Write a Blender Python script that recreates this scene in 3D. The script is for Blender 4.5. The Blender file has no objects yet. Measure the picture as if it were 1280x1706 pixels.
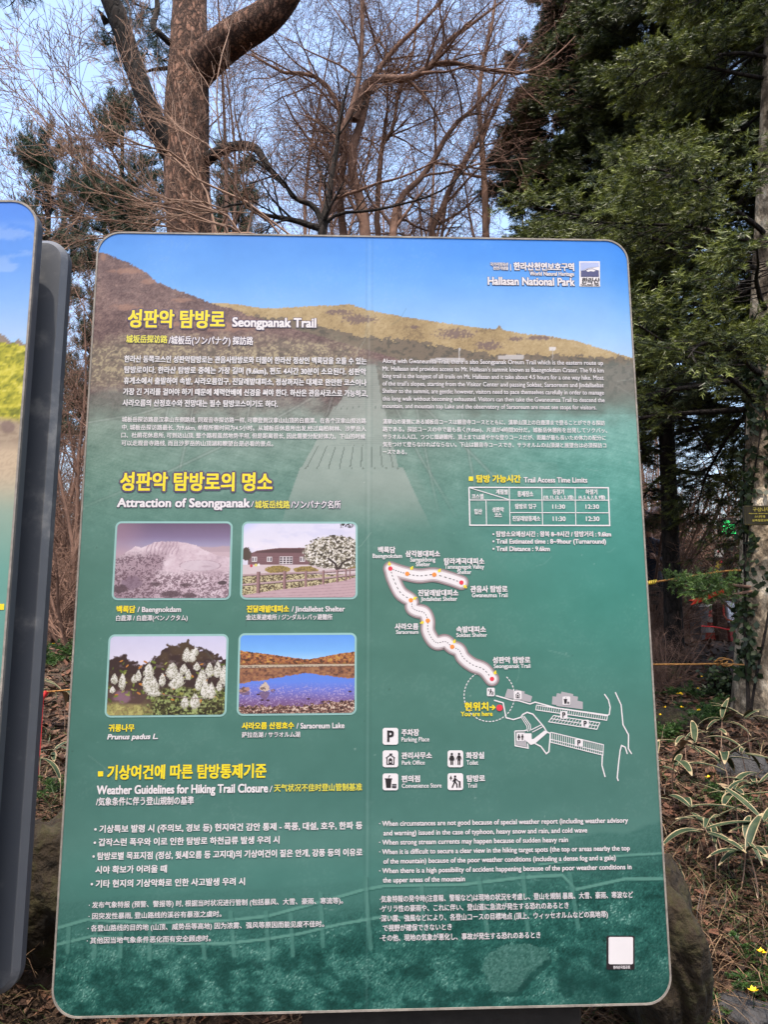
import bpy, math, os
import numpy as np
from mathutils import Matrix, Vector

sc = bpy.context.scene
COL = sc.collection
R = math.radians
rng = np.random.default_rng(7)

# ------------------------------------------------------------------ camera
CAM = np.array([0.0, 0.0, 1.55])
FPX, PCX, PCY = 1232.0, 640.0, 853.0           # focal length and centre in photo pixels
_p, _r = 0.1573198, 0.00413745
_Rx = np.array([[1, 0, 0], [0, math.cos(_p), -math.sin(_p)], [0, math.sin(_p), math.cos(_p)]])
_Ry = np.array([[math.cos(_r), 0, math.sin(_r)], [0, 1, 0], [-math.sin(_r), 0, math.cos(_r)]])
CM = _Rx @ _Ry                                  # columns: right, forward, up
cam = bpy.data.cameras.new('camera')
cam.sensor_fit = 'VERTICAL'
cam.sensor_height = 24
cam.lens = 24 * FPX / 1706
cam.clip_start = 0.02
cam.clip_end = 2000
camo = bpy.data.objects.new('camera', cam)
camo.matrix_world = Matrix([[CM[0, 0], CM[0, 2], -CM[0, 1], CAM[0]], [CM[1, 0], CM[1, 2], -CM[1, 1], CAM[1]],
                            [CM[2, 0], CM[2, 2], -CM[2, 1], CAM[2]], [0, 0, 0, 1]])
COL.objects.link(camo)
sc.camera = camo

# ------------------------------------------------------------------ light
SUN = Vector((-0.055, -0.390, 0.920)).normalized()      # direction towards the sun
w = bpy.data.worlds.new('World')
sc.world = w
w.use_nodes = True
nt = w.node_tree
sky = nt.nodes.new('ShaderNodeTexSky')
sky.sky_type = 'NISHITA'
sky.sun_disc = False
sky.sun_elevation = math.asin(SUN.z)
sky.sun_rotation = math.atan2(SUN.x, SUN.y)
sky.air_density = 1.25
sky.dust_density = 4.2
sky.ozone_density = 1.7
nt.links.new(sky.outputs[0], nt.nodes['Background'].inputs[0])
nt.nodes['Background'].inputs[1].default_value = 0.15
sl = bpy.data.lights.new('sun', 'SUN')
sl.energy = 2.2
sl.angle = R(0.6)
sl.color = (1.0, 0.90, 0.78)
so = bpy.data.objects.new('sun', sl)
so.rotation_euler = (-SUN).to_track_quat('-Z', 'Y').to_euler()
so.location = (-3, -8, 8)
COL.objects.link(so)
sc.view_settings.view_transform = 'Standard'
sc.view_settings.look = 'None'
sc.view_settings.exposure = 1.7
sc.view_settings.gamma = 1.0

# ------------------------------------------------------------------ helpers
def ray(px, py):
    px = np.asarray(px, float); py = np.asarray(py, float)
    return ((px - PCX) / FPX)[..., None] * CM[:, 0] + CM[:, 1] + ((PCY - py) / FPX)[..., None] * CM[:, 2]

def at(px, py, Y):
    """the point at forward distance Y metres that was measured at (px, py) in the photograph"""
    d = ray(px, py)
    return CAM + d * (np.asarray(Y, float) / d[..., 1])[..., None]

def s2l(c):
    c = np.asarray(c, float) / 255.0
    return np.where(c <= 0.04045, c / 12.92, ((c + 0.055) / 1.055) ** 2.4)

def tag(o, label=None, cat=None, group=None, kind=None):
    if label: o['label'] = label
    if cat: o['category'] = cat
    if group: o['group'] = group
    if kind: o['kind'] = kind
    return o

def empty(name, loc, label, cat, group=None, rz=0.0):
    o = bpy.data.objects.new(name, None)
    o.empty_display_size = 0.1
    COL.objects.link(o)
    o.location = [float(v) for v in loc]
    o.rotation_euler = (0, 0, rz)
    return tag(o, label, cat, group)

class Acc:
    """collects vertices and faces of ONE mesh"""
    def __init__(s):
        s.v = []; s.f = []; s.m = []; s.c = []; s.n = 0
    def add(s, v, f, mi=0, col=None):
        v = np.asarray(v, float).reshape(-1, 3)
        if isinstance(f, np.ndarray):
            s.f.append((f + s.n).astype(np.int64))
            s.m.append(np.full(len(f), mi))
        else:
            for q in f:
                s.f.append((np.array([q]) + s.n).astype(np.int64)); s.m.append(np.array([mi]))
        s.v.append(v)
        if col is not None:
            col = np.asarray(col, float)
            s.c.append(np.broadcast_to(col, (len(v), 3)))
        s.n += len(v)
        return s
    def build(s, name, mats, parent=None, smooth=True, world=True):
        V = np.concatenate(s.v)
        me = bpy.data.meshes.new(name)
        me.vertices.add(len(V))
        o = bpy.data.objects.new(name, me)
        COL.objects.link(o)
        if parent is not None:
            o.parent = parent
            if world:
                # parents at build time: chain of unrotated/rotated empties
                M = np.array(world_of(parent).inverted())
                V = V @ M[:3, :3].T + M[:3, 3]
        me.vertices.foreach_set('co', V.astype(np.float32).ravel())
        li = np.concatenate([f.ravel() for f in s.f])
        tot = np.concatenate([np.full(len(f), f.shape[1]) for f in s.f])
        st = np.concatenate([[0], np.cumsum(tot)[:-1]])
        me.loops.add(len(li))
        me.loops.foreach_set('vertex_index', li.astype(np.int32))
        me.polygons.add(len(tot))
        me.polygons.foreach_set('loop_start', st.astype(np.int32))
        mats = mats if isinstance(mats, (list, tuple)) else [mats]
        for m in mats: me.materials.append(m)
        me.polygons.foreach_set('material_index', np.concatenate(s.m).astype(np.int32))
        me.polygons.foreach_set('use_smooth', np.full(len(tot), smooth))
        if s.c:
            a = me.color_attributes.new('Col', 'FLOAT_COLOR', 'POINT')
            c = np.concatenate(s.c)
            a.data.foreach_set('color', np.c_[c, np.ones(len(c))].astype(np.float32).ravel())
        me.update(calc_edges=True)
        return o

def world_of(o):
    M = Matrix.LocRotScale(o.location, o.rotation_euler, o.scale)
    return world_of(o.parent) @ M if o.parent else M

def box(acc, c, sx, sy, sz, mi=0, M=None):
    v = np.array([[x, y, z] for x in (-.5, .5) for y in (-.5, .5) for z in (-.5, .5)]) * [sx, sy, sz]
    if M is not None: v = v @ np.asarray(M).T
    f = np.array([[0, 1, 3, 2], [4, 6, 7, 5], [0, 4, 5, 1], [2, 3, 7, 6], [0, 2, 6, 4], [1, 5, 7, 3]])
    return acc.add(v + np.asarray(c), f, mi)

def copy_tree(o, parent=None):
    c = o.copy(); COL.objects.link(c)
    if parent: c.parent = parent
    for ch in [x for x in COL.objects if x.parent == o]:
        copy_tree(ch, c)
    return c

def norm(v):
    return v / np.maximum(np.linalg.norm(v, axis=-1, keepdims=True), 1e-9)

def resample(pts, K, rad=None):
    pts = np.asarray(pts, float)
    # Catmull-Rom through the control points
    P = np.vstack([2 * pts[0] - pts[1], pts, 2 * pts[-1] - pts[-2]])
    n = len(pts) - 1
    t = np.linspace(0, n - 1e-6, K); i = t.astype(int); u = (t - i)[:, None]
    a, b, c, d = P[i], P[i + 1], P[i + 2], P[i + 3]
    q = 0.5 * (2 * b + (c - a) * u + (2 * a - 5 * b + 4 * c - d) * u ** 2 + (3 * b - a - 3 * c + d) * u ** 3)
    if rad is None: return q
    return q, np.interp(t, np.arange(n + 1), rad)

def tubes(acc, pts, rad, S, mi=0, col=None):
    pts = np.asarray(pts, float); rad = np.asarray(rad, float)
    if pts.ndim == 2: pts = pts[None]; rad = rad[None]
    N, K, _ = pts.shape
    T = norm(np.gradient(pts, axis=1))
    ref = np.broadcast_to(norm(np.array([0.31, -0.87, 0.12])), T.shape)
    A = norm(np.cross(T, ref)); B = np.cross(T, A)
    th = np.arange(S) * 2 * np.pi / S
    ring = pts[:, :, None] + rad[:, :, None, None] * (A[:, :, None] * np.cos(th)[:, None] + B[:, :, None] * np.sin(th)[:, None])
    base = (np.arange(N) * K * S)[:, None, None]
    k = (np.arange(K - 1) * S)[None, :, None]; s = np.arange(S)[None, None]; s2 = (s + 1) % S
    F = np.stack([base + k + s, base + k + s2, base + k + S + s2, base + k + S + s], -1).reshape(-1, 4)
    acc.add(ring.reshape(-1, 3), F, mi, col)

def grow(P, D, L, r0, r1, K, wig, up, g):
    N = len(P); pts = np.empty((N, K, 3)); pts[:, 0] = P
    d = norm(np.asarray(D, float)); st = np.asarray(L, float) / (K - 1)
    for k in range(1, K):
        d = norm(d + g.normal(0, wig, (N, 3)) + np.array([0, 0, up]))
        pts[:, k] = pts[:, k - 1] + d * st[:, None]
    t = np.linspace(0, 1, K)[None]
    return pts, np.asarray(r0)[:, None] * (1 - t) + np.asarray(r1)[:, None] * t

def kids(pts, rad, n, t0, t1, a0, a1, g):
    N, K, _ = pts.shape
    i = np.repeat(np.arange(N), n)
    t = g.uniform(t0, t1, len(i)) * (K - 1.001)
    k = t.astype(int); u = (t - k)[:, None]
    P = pts[i, k] * (1 - u) + pts[i, k + 1] * u
    T = norm(pts[i, k + 1] - pts[i, k])
    q = norm(np.cross(T, g.normal(size=T.shape)))
    a = g.uniform(a0, a1, len(i))[:, None]
    r = rad[i, k] * (1 - u[:, 0]) + rad[i, k + 1] * u[:, 0]
    return P, norm(np.cos(a) * T + np.sin(a) * q), r, t / (K - 1)

# ---- value noise for the printed pictures
_tab = np.random.default_rng(3).random((256, 256))
def vnoise(x, y):
    xi = np.floor(x).astype(int); yi = np.floor(y).astype(int)
    u = x - xi; v = y - yi; u = u * u * (3 - 2 * u); v = v * v * (3 - 2 * v)
    g = lambda a, b: _tab[a & 255, b & 255]
    return (g(xi, yi) * (1 - u) + g(xi + 1, yi) * u) * (1 - v) + (g(xi, yi + 1) * (1 - u) + g(xi + 1, yi + 1) * u) * v
def fbm(x, y, sx, sy=None, oct=4, seed=0):
    sy = sy or sx; r = 0; a = 1; t = 0
    for k in range(oct):
        r = r + a * vnoise(x / sx * 2 ** k + 17.3 * k + seed * 31.7, y / sy * 2 ** k + 9.1 * k + seed * 11.9); t += a; a *= .55
    return r / t
def ss(a, b, x):
    t = np.clip((x - a) / (b - a), 0, 1); return t * t * (3 - 2 * t)
def segdist(X, Y, P):
    d = np.full(X.shape, 1e9)
    if X.size > 150000:                                      # only near the line
        p = np.array(P); m = 14
        k = (X > p[:, 0].min() - m) & (X < p[:, 0].max() + m) & (Y > p[:, 1].min() - m) & (Y < p[:, 1].max() + m)
        if k.sum() < 150000:
            d[k] = segdist(X[k], Y[k], P); return d
    for (x0, y0), (x1, y1) in zip(P[:-1], P[1:]):
        dx, dy = x1 - x0, y1 - y0
        t = np.clip(((X - x0) * dx + (Y - y0) * dy) / (dx * dx + dy * dy + 1e-9), 0, 1)
        d = np.minimum(d, np.hypot(X - x0 - t * dx, Y - y0 - t * dy))
    return d
def inpoly(X, Y, P):
    c = np.zeros(X.shape, bool); n = len(P)
    for i in range(n):
        x0, y0 = P[i]; x1, y1 = P[(i + 1) % n]
        if y0 == y1: continue
        c ^= ((Y < y0) != (Y < y1)) & (X < (x1 - x0) * (Y - y0) / (y1 - y0) + x0)
    return c
def ramp(t, stops):
    xs = [s[0] for s in stops]
    return np.stack([np.interp(t, xs, [s[1][k] for s in stops]) for k in range(3)], -1)
def mixc(C, m, c):
    m = np.asarray(m, float)[..., None]
    C *= 1 - m; C += m * np.asarray(c, float)

# ------------------------------------------------------------------ materials
def N(nt, t, **kw):
    n = nt.nodes.new(t)
    for k, v in kw.items(): setattr(n, k, v)
    return n

def mat(name, stops, scale=5.0, rough=0.85, bump=0.0, bscale=None, stretch=(1, 1, 1), spec=0.25, attr=False,
        translucent=0.0, detail=8.0, voronoi=None, metal=0.0, bdist=0.02, warp=0.12):
    m = bpy.data.materials.new(name); m.use_nodes = True
    nt = m.node_tree; b = nt.nodes['Principled BSDF']; L = nt.links.new
    b.inputs['Roughness'].default_value = rough
    b.inputs['Specular IOR Level'].default_value = spec
    b.inputs['Metallic'].default_value = metal
    tc = N(nt, 'ShaderNodeTexCoord'); mp = N(nt, 'ShaderNodeMapping')
    mp.inputs['Scale'].default_value = stretch
    L(tc.outputs['Object'], mp.inputs[0])
    no = N(nt, 'ShaderNodeTexNoise'); no.inputs['Scale'].default_value = scale; no.inputs['Detail'].default_value = detail
    no.inputs['Roughness'].default_value = 0.65
    L(mp.outputs[0], no.inputs[0])
    cr = N(nt, 'ShaderNodeValToRGB')
    el = cr.color_ramp.elements
    while len(el) < len(stops): el.new(0.5)
    for e, (p, c) in zip(el, stops):
        e.position = p; e.color = (*c, 1)
    L(no.outputs[0], cr.inputs[0])
    out = cr.outputs[0]
    vo = None
    if voronoi:
        vo = N(nt, 'ShaderNodeTexVoronoi', feature='DISTANCE_TO_EDGE')
        vo.inputs['Scale'].default_value = voronoi
        wn = N(nt, 'ShaderNodeMixRGB'); wn.blend_type = 'ADD'; wn.inputs[0].default_value = warp
        L(mp.outputs[0], wn.inputs[1]); L(no.outputs['Color'], wn.inputs[2]); L(wn.outputs[0], vo.inputs[0])
        c2 = N(nt, 'ShaderNodeValToRGB'); c2.color_ramp.elements[0].color = (0.28, 0.25, 0.24, 1)
        c2.color_ramp.elements[1].position = 0.16; c2.color_ramp.elements[1].color = (1, 1, 1, 1)
        L(vo.outputs[0], c2.inputs[0])
        mx = N(nt, 'ShaderNodeMixRGB'); mx.blend_type = 'MULTIPLY'; mx.inputs[0].default_value = 1
        L(out, mx.inputs[1]); L(c2.outputs[0], mx.inputs[2]); out = mx.outputs[0]
    if attr:
        at_ = N(nt, 'ShaderNodeVertexColor', layer_name='Col')
        mx = N(nt, 'ShaderNodeMixRGB'); mx.blend_type = 'MULTIPLY'; mx.inputs[0].default_value = 1
        L(out, mx.inputs[1]); L(at_.outputs[0], mx.inputs[2]); out = mx.outputs[0]
    L(out, b.inputs['Base Color'])
    if bump:
        bn = N(nt, 'ShaderNodeTexNoise'); bn.inputs['Scale'].default_value = bscale or scale * 3; bn.inputs['Detail'].default_value = 8
        L(mp.outputs[0], bn.inputs[0])
        bp = N(nt, 'ShaderNodeBump'); bp.inputs['Strength'].default_value = bump; bp.inputs['Distance'].default_value = bdist
        h = bn.outputs[0]
        if vo:
            ma = N(nt, 'ShaderNodeMath', operation='MULTIPLY_ADD'); ma.inputs[1].default_value = 0.35
            cl = N(nt, 'ShaderNodeMath', operation='MINIMUM'); cl.inputs[1].default_value = 0.22
            sc_ = N(nt, 'ShaderNodeMath', operation='MULTIPLY'); sc_.inputs[1].default_value = 4.0
            L(vo.outputs[0], cl.inputs[0]); L(cl.outputs[0], sc_.inputs[0])
            L(bn.outputs[0], ma.inputs[0]); L(sc_.outputs[0], ma.inputs[2]); h = ma.outputs[0]
        L(h, bp.inputs['Height']); L(bp.outputs[0], b.inputs['Normal'])
    if translucent:
        tr = N(nt, 'ShaderNodeBsdfTranslucent'); L(out, tr.inputs[0])
        ms = N(nt, 'ShaderNodeMixShader'); ms.inputs[0].default_value = translucent
        L(b.outputs[0], ms.inputs[1]); L(tr.outputs[0], ms.inputs[2])
        L(ms.outputs[0], nt.nodes['Material Output'].inputs[0])
    return m

def flat(name, rgb, rough=0.5, spec=0.3, var=0.06, metal=0.0, bump=0.0):
    c = np.asarray(rgb, float)
    return mat(name, [(0.3, tuple(c * (1 - var))), (0.7, tuple(np.minimum(c * (1 + var), 1)))], 14, rough, bump=bump, spec=spec, metal=metal)

KP = 0.465                                            # printed inks: photo value to base colour
def ink(r, g, b): return tuple(s2l((r, g, b)) * KP)

M = {}
M['print'] = mat('printed_vinyl', [(0.3, (.95, .95, .95)), (0.7, (1, 1, 1))], 40, 0.42, bump=0.05, bscale=14, attr=True, spec=0.16, bdist=0.01)
_n = M['print'].node_tree; _t = N(_n, 'ShaderNodeTexNoise'); _t.inputs['Scale'].default_value = 3.5; _t.inputs['Detail'].default_value = 9
_c = N(_n, 'ShaderNodeTexCoord'); _m = N(_n, 'ShaderNodeMapping'); _m.inputs['Scale'].default_value = (2.2, 1, .35); _v = N(_n, 'ShaderNodeMapRange'); _v.inputs[3].default_value = .30; _v.inputs[4].default_value = .58
_n.links.new(_c.outputs['Object'], _m.inputs[0]); _n.links.new(_m.outputs[0], _t.inputs[0]); _n.links.new(_t.outputs[0], _v.inputs[0]); _n.links.new(_v.outputs[0], _n.nodes['Principled BSDF'].inputs['Roughness'])
M['white'] = flat('white_lettering', ink(238, 232, 234), 0.45, var=0.03)
M['yellow'] = flat('yellow_lettering', ink(250, 226, 40), 0.45, var=0.03)
M['yellow_cool'] = flat('pale_yellow_lettering', ink(232, 222, 80), 0.45, var=0.03)
M['purple'] = flat('dark_purple_outline', ink(88, 74, 104), 0.45)
M['shade_ink'] = flat('grey_green_outline', ink(98, 108, 106), 0.45)
M['dark_ink'] = flat('black_ink', ink(40, 34, 38), 0.45)
M['grey_ink'] = flat('grey_ink', ink(176, 172, 176), 0.45)
M['mauve1'] = flat('mauve_ink', ink(146, 128, 130), 0.45)
M['mauve2'] = flat('pale_mauve_ink', ink(196, 182, 184), 0.45)
M['red_ink'] = flat('red_ink', ink(232, 58, 78), 0.45)
M['orange_ink'] = flat('orange_ink', ink(244, 148, 66), 0.45)
M['navy_ink'] = flat('navy_ink', ink(76, 78, 124), 0.45)
M['lilac_ink'] = flat('lilac_ink', ink(178, 190, 232), 0.45)
M['frame_ink'] = flat('pale_teal_ink', ink(150, 194, 190), 0.45)
M['panel_edge'] = mat('weathered_panel_edge', [(0.3, (.10, .09, .08)), (0.7, (.21, .185, .16))], 30, 0.6, bump=0.1)
M['panel_back'] = mat('dark_panel_body', [(0.3, (.035, .037, .042)), (0.7, (.055, .057, .062))], 6, 0.5)
M['black_steel'] = mat('black_painted_steel', [(0.35, (.008, .008, .008)), (0.66, (.014, .013, .012)), (0.80, (.05, .045, .04))], 22, 0.4, bump=0.05)
M['grey_steel'] = mat('slate_painted_steel', [(0.3, (.045, .050, .060)), (0.56, (.050, .054, .062)), (0.61, (.070, .073, .079)), (0.67, (.115, .115, .115))], 7, 0.42, bump=0.04, spec=0.4)
M['pine_bark'] = mat('pine_bark', [(0.3, (.040, .021, .014)), (0.5, (.14, .072, .048)), (0.62, (.20, .108, .074)), (0.75, (.32, .20, .15))], 14, 0.95, bump=1.0, bscale=40, stretch=(1, 1, .42), voronoi=23, bdist=0.035, warp=.16)
M['dark_bark'] = mat('dark_bark', [(0.3, (.008, .006, .005)), (0.7, (.028, .020, .016))], 9, 0.95, bump=0.8, bscale=24, stretch=(1, 1, .4), voronoi=15, bdist=0.03)
M['shaded_bark'] = mat('pine_limb_shade_bark', [(0.3, (.004, .003, .003)), (0.7, (.016, .011, .009))], 9, 0.95, bump=1.0, bscale=24, stretch=(1, 1, .4), voronoi=15, bdist=0.03)  # near-black puts the shade on the pine's left limb into its bark colour
M['twig_tan'] = mat('tan_twigs', [(0.3, (.13, .078, .054)), (0.7, (.27, .170, .120))], 6, 0.8, bump=0.2)
M['twig_brown'] = mat('brown_twigs', [(0.3, (.085, .047, .033)), (0.7, (.215, .122, .086))], 4, 0.85, bump=0.3)
M['twig_thicket'] = mat('russet_twigs', [(0.3, (.075, .042, .030)), (0.7, (.190, .112, .082))], 3, 0.9)
M['fir_bark'] = mat('lichened_fir_bark', [(0.36, (.04, .030, .020)), (0.46, (.13, .10, .07)), (0.54, (.30, .24, .17)), (0.66, (.58, .50, .39))], 6.5, 0.95, bump=1.0, bscale=30, stretch=(1, 1, .6), bdist=0.04)
M['fir_needle'] = mat('fir_needles', [(0.3, (.7, .7, .7)), (0.7, (1, 1, 1))], 3, 0.5, attr=True, translucent=0.22, spec=0.4)
M['pine_needle'] = mat('pine_needles', [(0.3, (.7, .7, .7)), (0.7, (1, 1, 1))], 3, 0.55, attr=True, translucent=0.2, spec=0.3)
M['leaf'] = mat('leaves', [(0.3, (.75, .75, .75)), (0.7, (1, 1, 1))], 12, 0.5, attr=True, translucent=0.2, spec=0.35)
M['sasa_green'] = mat('dwarf_bamboo_green', [(0.3, (.006, .015, .007)), (0.5, (.015, .028, .012)), (0.7, (.042, .055, .024))], 16, 0.6, spec=0.25, stretch=(1, 1, 1))
M['sasa_cream'] = mat('bamboo_grass_cream_margin', [(0.3, (.12, .090, .048)), (0.7, (.28, .22, .13))], 22, 0.55)
M['dead_leaf'] = mat('withered_leaf', [(0.3, (.10, .065, .038)), (0.7, (.24, .165, .10))], 18, .8)
M['petal'] = flat('yellow_petals', (.60, .38, .008), 0.5)
M['soil'] = mat('forest_floor', [(0.28, (.012, .008, .005)), (0.45, (.034, .021, .014)), (0.58, (.062, .038, .025)), (0.78, (.11, .070, .046))], 7, 0.98, bump=1.0, bscale=22, bdist=0.05)
M['litter'] = mat('dead_leaves', [(0.3, (.75, .75, .75)), (0.7, (1, 1, 1))], 20, 0.8, attr=True)
M['rock'] = mat('mossy_rock', [(0.32, (.008, .006, .004)), (0.48, (.020, .014, .008)), (0.6, (.024, .021, .008)), (0.74, (.05, .038, .026)), (0.8, (.10, .085, .065))], 16, 0.95, bump=1.0, bscale=20, bdist=0.04)
M['lava_rock'] = mat('grey_lava_rock', [(0.3, (.015, .015, .016)), (0.6, (.04, .039, .040)), (0.8, (.10, .097, .094))], 9, 0.95, bump=1.0, bscale=25, bdist=0.03)
M['rope'] = mat('orange_rope', [(0.35, (.20, .085, .022)), (0.65, (.32, .16, .045))], 60, 0.8, bump=0.5)
M['red'] = flat('red_ribbon', (.50, .03, .03), 0.5, var=.2)

# ------------------------------------------------------------------ terrain
def hterr(x, y):
    x = np.asarray(x, float); y = np.asarray(y, float)
    a = np.interp(y, [0, 1.3, 1.8, 2.2, 2.6, 3.4, 5, 9, 14, 40, 120], [0, .08, .25, .46, .62, .76, .92, 1.24, 1.50, 1.7, 2.0])
    b = np.interp(y, [0, 1.5, 2.0, 2.3, 2.55, 4, 8, 12, 25, 40, 120], [0, .05, .10, .20, .72, 1.0, 1.5, 2.0, 3.2, 4.3, 9])
    k = ss(0.2, -0.7, x)
    h = a * (1 - k) + b * k
    amp = np.interp(y, [1.2, 2.2, 6, 30], [0, .05, .10, .35])
    return h + amp * (fbm(x + 50, y + 50, 1.3, oct=4, seed=4) - .5)

def ground(px, py):
    """where a line of sight measured in the photograph meets the ground"""
    d = ray(px, py); t = np.full(d.shape[:-1], 0.6); done = np.zeros(t.shape, bool)
    for _ in range(900):
        P = CAM + d * t[..., None]
        done |= P[..., 2] <= hterr(P[..., 0], P[..., 1])
        t = np.where(done | (t > 60), t, t * 1.006)
    P = CAM + d * t[..., None]
    P[..., 2] = hterr(P[..., 0], P[..., 1])
    return P

g_ = np.sinh(np.linspace(-5.2, 5.2, 261)) * 1.9
gy = np.concatenate([-np.sinh(np.linspace(4.5, .2, 30)) * 2.5, np.linspace(-.4, 6.5, 150), 6.5 + np.sinh(np.linspace(.05, 4.6, 110)) * 2.3])
GX, GY = np.meshgrid(g_, gy)
GZ = hterr(GX, GY)
n0, n1 = GX.shape
idx = np.arange(n0 * n1).reshape(n0, n1)
F = np.stack([idx[:-1, :-1], idx[:-1, 1:], idx[1:, 1:], idx[1:, :-1]], -1).reshape(-1, 4)
tag(Acc().add(np.stack([GX, GY, GZ], -1), F).build('ground', M['soil']), kind='structure')

# ------------------------------------------------------------------ the main signboard
W, H = 1.2, 1.6077603
YAW = 0.03800681
SC = np.array([-0.03791111, 1.55926092, 0.07721971]) + CAM     # centre of the printed face
SU = np.array([math.cos(YAW), math.sin(YAW), 0])               # along the face
SN = np.array([math.sin(YAW), -math.cos(YAW), 0])              # out of the face, to the viewer
SZ = np.array([0, 0, 1.0])

def S(px, py):
    """photo measurement -> metric position on the printed face, (u right of centre, v above centre)"""
    d = ray(px, py)
    t = ((SC - CAM) @ SN) / (d @ SN)
    P = CAM + d * t[..., None] - SC
    return P @ SU, P[..., 2]
def Sinv(u, v):
    """metric position on the printed face -> where it was measured in the photograph"""
    P = SC + u[..., None] * SU + v[..., None] * SZ - CAM
    c = P @ CM
    return PCX + FPX * c[..., 0] / c[..., 1], PCY - FPX * c[..., 2] / c[..., 1]
def face(u, v, d=0.0):
    u = np.asarray(u, float); v = np.asarray(v, float); d = np.asarray(d, float) + 0 * u
    return SC + u[..., None] * SU + v[..., None] * SZ + d[..., None] * SN

def rrect(x0, y0, x1, y1, r, n=10):
    pts = []
    for cx, cy, a in ((x1 - r, y1 - r, 0), (x0 + r, y1 - r, 90), (x0 + r, y0 + r, 180), (x1 - r, y0 + r, 270)):
        for k in range(n + 1):
            t = R(a + 90 * k / n); pts.append((cx + r * math.cos(t), cy + r * math.sin(t)))
    return np.array(pts)

def slab(acc, outline, d0, d1, fn, mi=0, bevel=0.0, mside=None):
    """extrude a closed outline between depths d0 (back) and d1 (front) with a small front bevel"""
    n = len(outline); c = outline.mean(0)
    ins = outline.copy()
    if bevel:
        e = norm(np.roll(outline, -1, 0) - np.roll(outline, 1, 0)); ins = outline - np.c_[e[:, 1], -e[:, 0]] * bevel
    rings = [(outline, d0), (outline, d1 - bevel)] + ([(ins, d1)] if bevel else [])
    v = np.concatenate([fn(o[:, 0], o[:, 1], d) for o, d in rings])
    i = np.arange(n); j = (i + 1) % n
    for k in range(len(rings) - 1):
        acc.add(np.zeros((0, 3)), np.zeros((0, 4), int)) if False else None
    F = np.concatenate([np.c_[k * n + i, k * n + j, (k + 1) * n + j, (k + 1) * n + i] for k in range(len(rings) - 1)])
    base = acc.n
    acc.add(v, F, mi if mside is None else mside)
    top = (len(rings) - 1) * n
    acc.f.append(np.array([np.arange(n) + top + base])); acc.m.append(np.array([mi]))
    acc.f.append(np.array([np.arange(n)[::-1] + base])); acc.m.append(np.array([mi]))

def ringmesh(acc, o, i, d, fn, mi=0, d0=None):
    n = len(o); a = np.arange(n); b = (a + 1) % n
    v = np.concatenate([fn(o[:, 0], o[:, 1], d), fn(i[:, 0], i[:, 1], d)])
    F = np.c_[a, b, n + b, n + a]
    if d0 is not None:
        v = np.concatenate([v, fn(o[:, 0], o[:, 1], d0), fn(i[:, 0], i[:, 1], d0)])
        F = np.concatenate([F, np.c_[2 * n + a, 2 * n + b, b, a], np.c_[n + a, n + b, 3 * n + b, 3 * n + a]])
    acc.add(v, F, mi)

base_main = np.array([SC[0], SC[1] + .06, hterr(SC[0], SC[1])])
sign = empty('information_signboard', base_main, 'large teal trail information signboard with Korean text, four photographs and a route map', 'signboard')
CR = 0.052                                                     # corner radius
a = Acc(); slab(a, rrect(-W / 2, -H / 2, W / 2, H / 2, CR), -0.022, -0.0012, face, 0)
panel = a.build('panel', M['panel_back'], sign, smooth=False)
a = Acc(); ringmesh(a, rrect(-W / 2 - .001, -H / 2 - .001, W / 2 + .001, H / 2 + .001, CR), rrect(-W / 2 + .0026, -H / 2 + .0026, W / 2 - .0026, H / 2 - .0026, CR - .003), 0.0015, face, 0, -0.010)
a.build('edge_trim', M['panel_edge'], panel, smooth=False)

def art_grid(x0, y0, x1, y1, r, nx, ny):
    U, V = np.meshgrid(np.linspace(x0, x1, nx), np.linspace(y0, y1, ny))
    out = np.zeros(U.shape, bool)
    for cx, cy, sx, sy in ((x0 + r, y0 + r, -1, -1), (x1 - r, y0 + r, 1, -1), (x0 + r, y1 - r, -1, 1), (x1 - r, y1 - r, 1, 1)):
        dx, dy = (U - cx) * sx, (V - cy) * sy; q = np.hypot(dx, dy)
        o = (dx > 0) & (dy > 0) & (q > r)
        U = np.where(o, cx + (U - cx) * r / np.maximum(q, 1e-9), U); V = np.where(o, cy + (V - cy) * r / np.maximum(q, 1e-9), V)
        out |= o
    i = np.arange(nx * ny).reshape(ny, nx)
    F = np.stack([i[:-1, :-1], i[:-1, 1:], i[1:, 1:], i[1:, :-1]], -1)
    bad = out[:-1, :-1] & out[:-1, 1:] & out[1:, 1:] & out[1:, :-1]
    return U, V, F[~bad]

# ---- the big printed picture, painted in the sheet's own coordinates (photo measurements as chart)
U, V, F = art_grid(-W / 2 + .001, -H / 2 + .001, W / 2 - .001, H / 2 - .001, CR - .002, 560, 750)
X, Y = Sinv(U, V)
n1_ = fbm(X, Y, 26, 18, 5, 1); n2_ = fbm(X, Y, 7, 5, 4, 2); n3_ = fbm(X, Y, 2.6, 2.2, 2, 3); n4_ = fbm(X, Y, 60, 40, 4, 5)
th_ = (n4_ - .5) * 7 + (n1_ - .5) * 3
gp, gq = X * np.cos(th_) + Y * np.sin(th_), -X * np.sin(th_) + Y * np.cos(th_)
blade = fbm(gp, gq, 13, 2.2, 3, 15); blade2 = fbm(gp * .8 + gq * .6, gq * .8 - gp * .6, 9, 1.9, 2, 16)
fine = (n2_ - .5) * .9 + (n3_ - .5) * .7
fine = fine * .55 + (blade - .5) * .8 + (blade2 - .5) * .35
C = ramp(Y, [(388, (82, 152, 238)), (470, (112, 176, 246)), (560, (158, 204, 248)), (620, (186, 214, 244))])
mixc(C, ss(250, 1050, X) * ss(520, 390, Y) * .5, (34, 138, 252))
mixc(C, ss(1000, 1050, X) * .3 * ss(600, 420, Y), (30, 130, 240))
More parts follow.
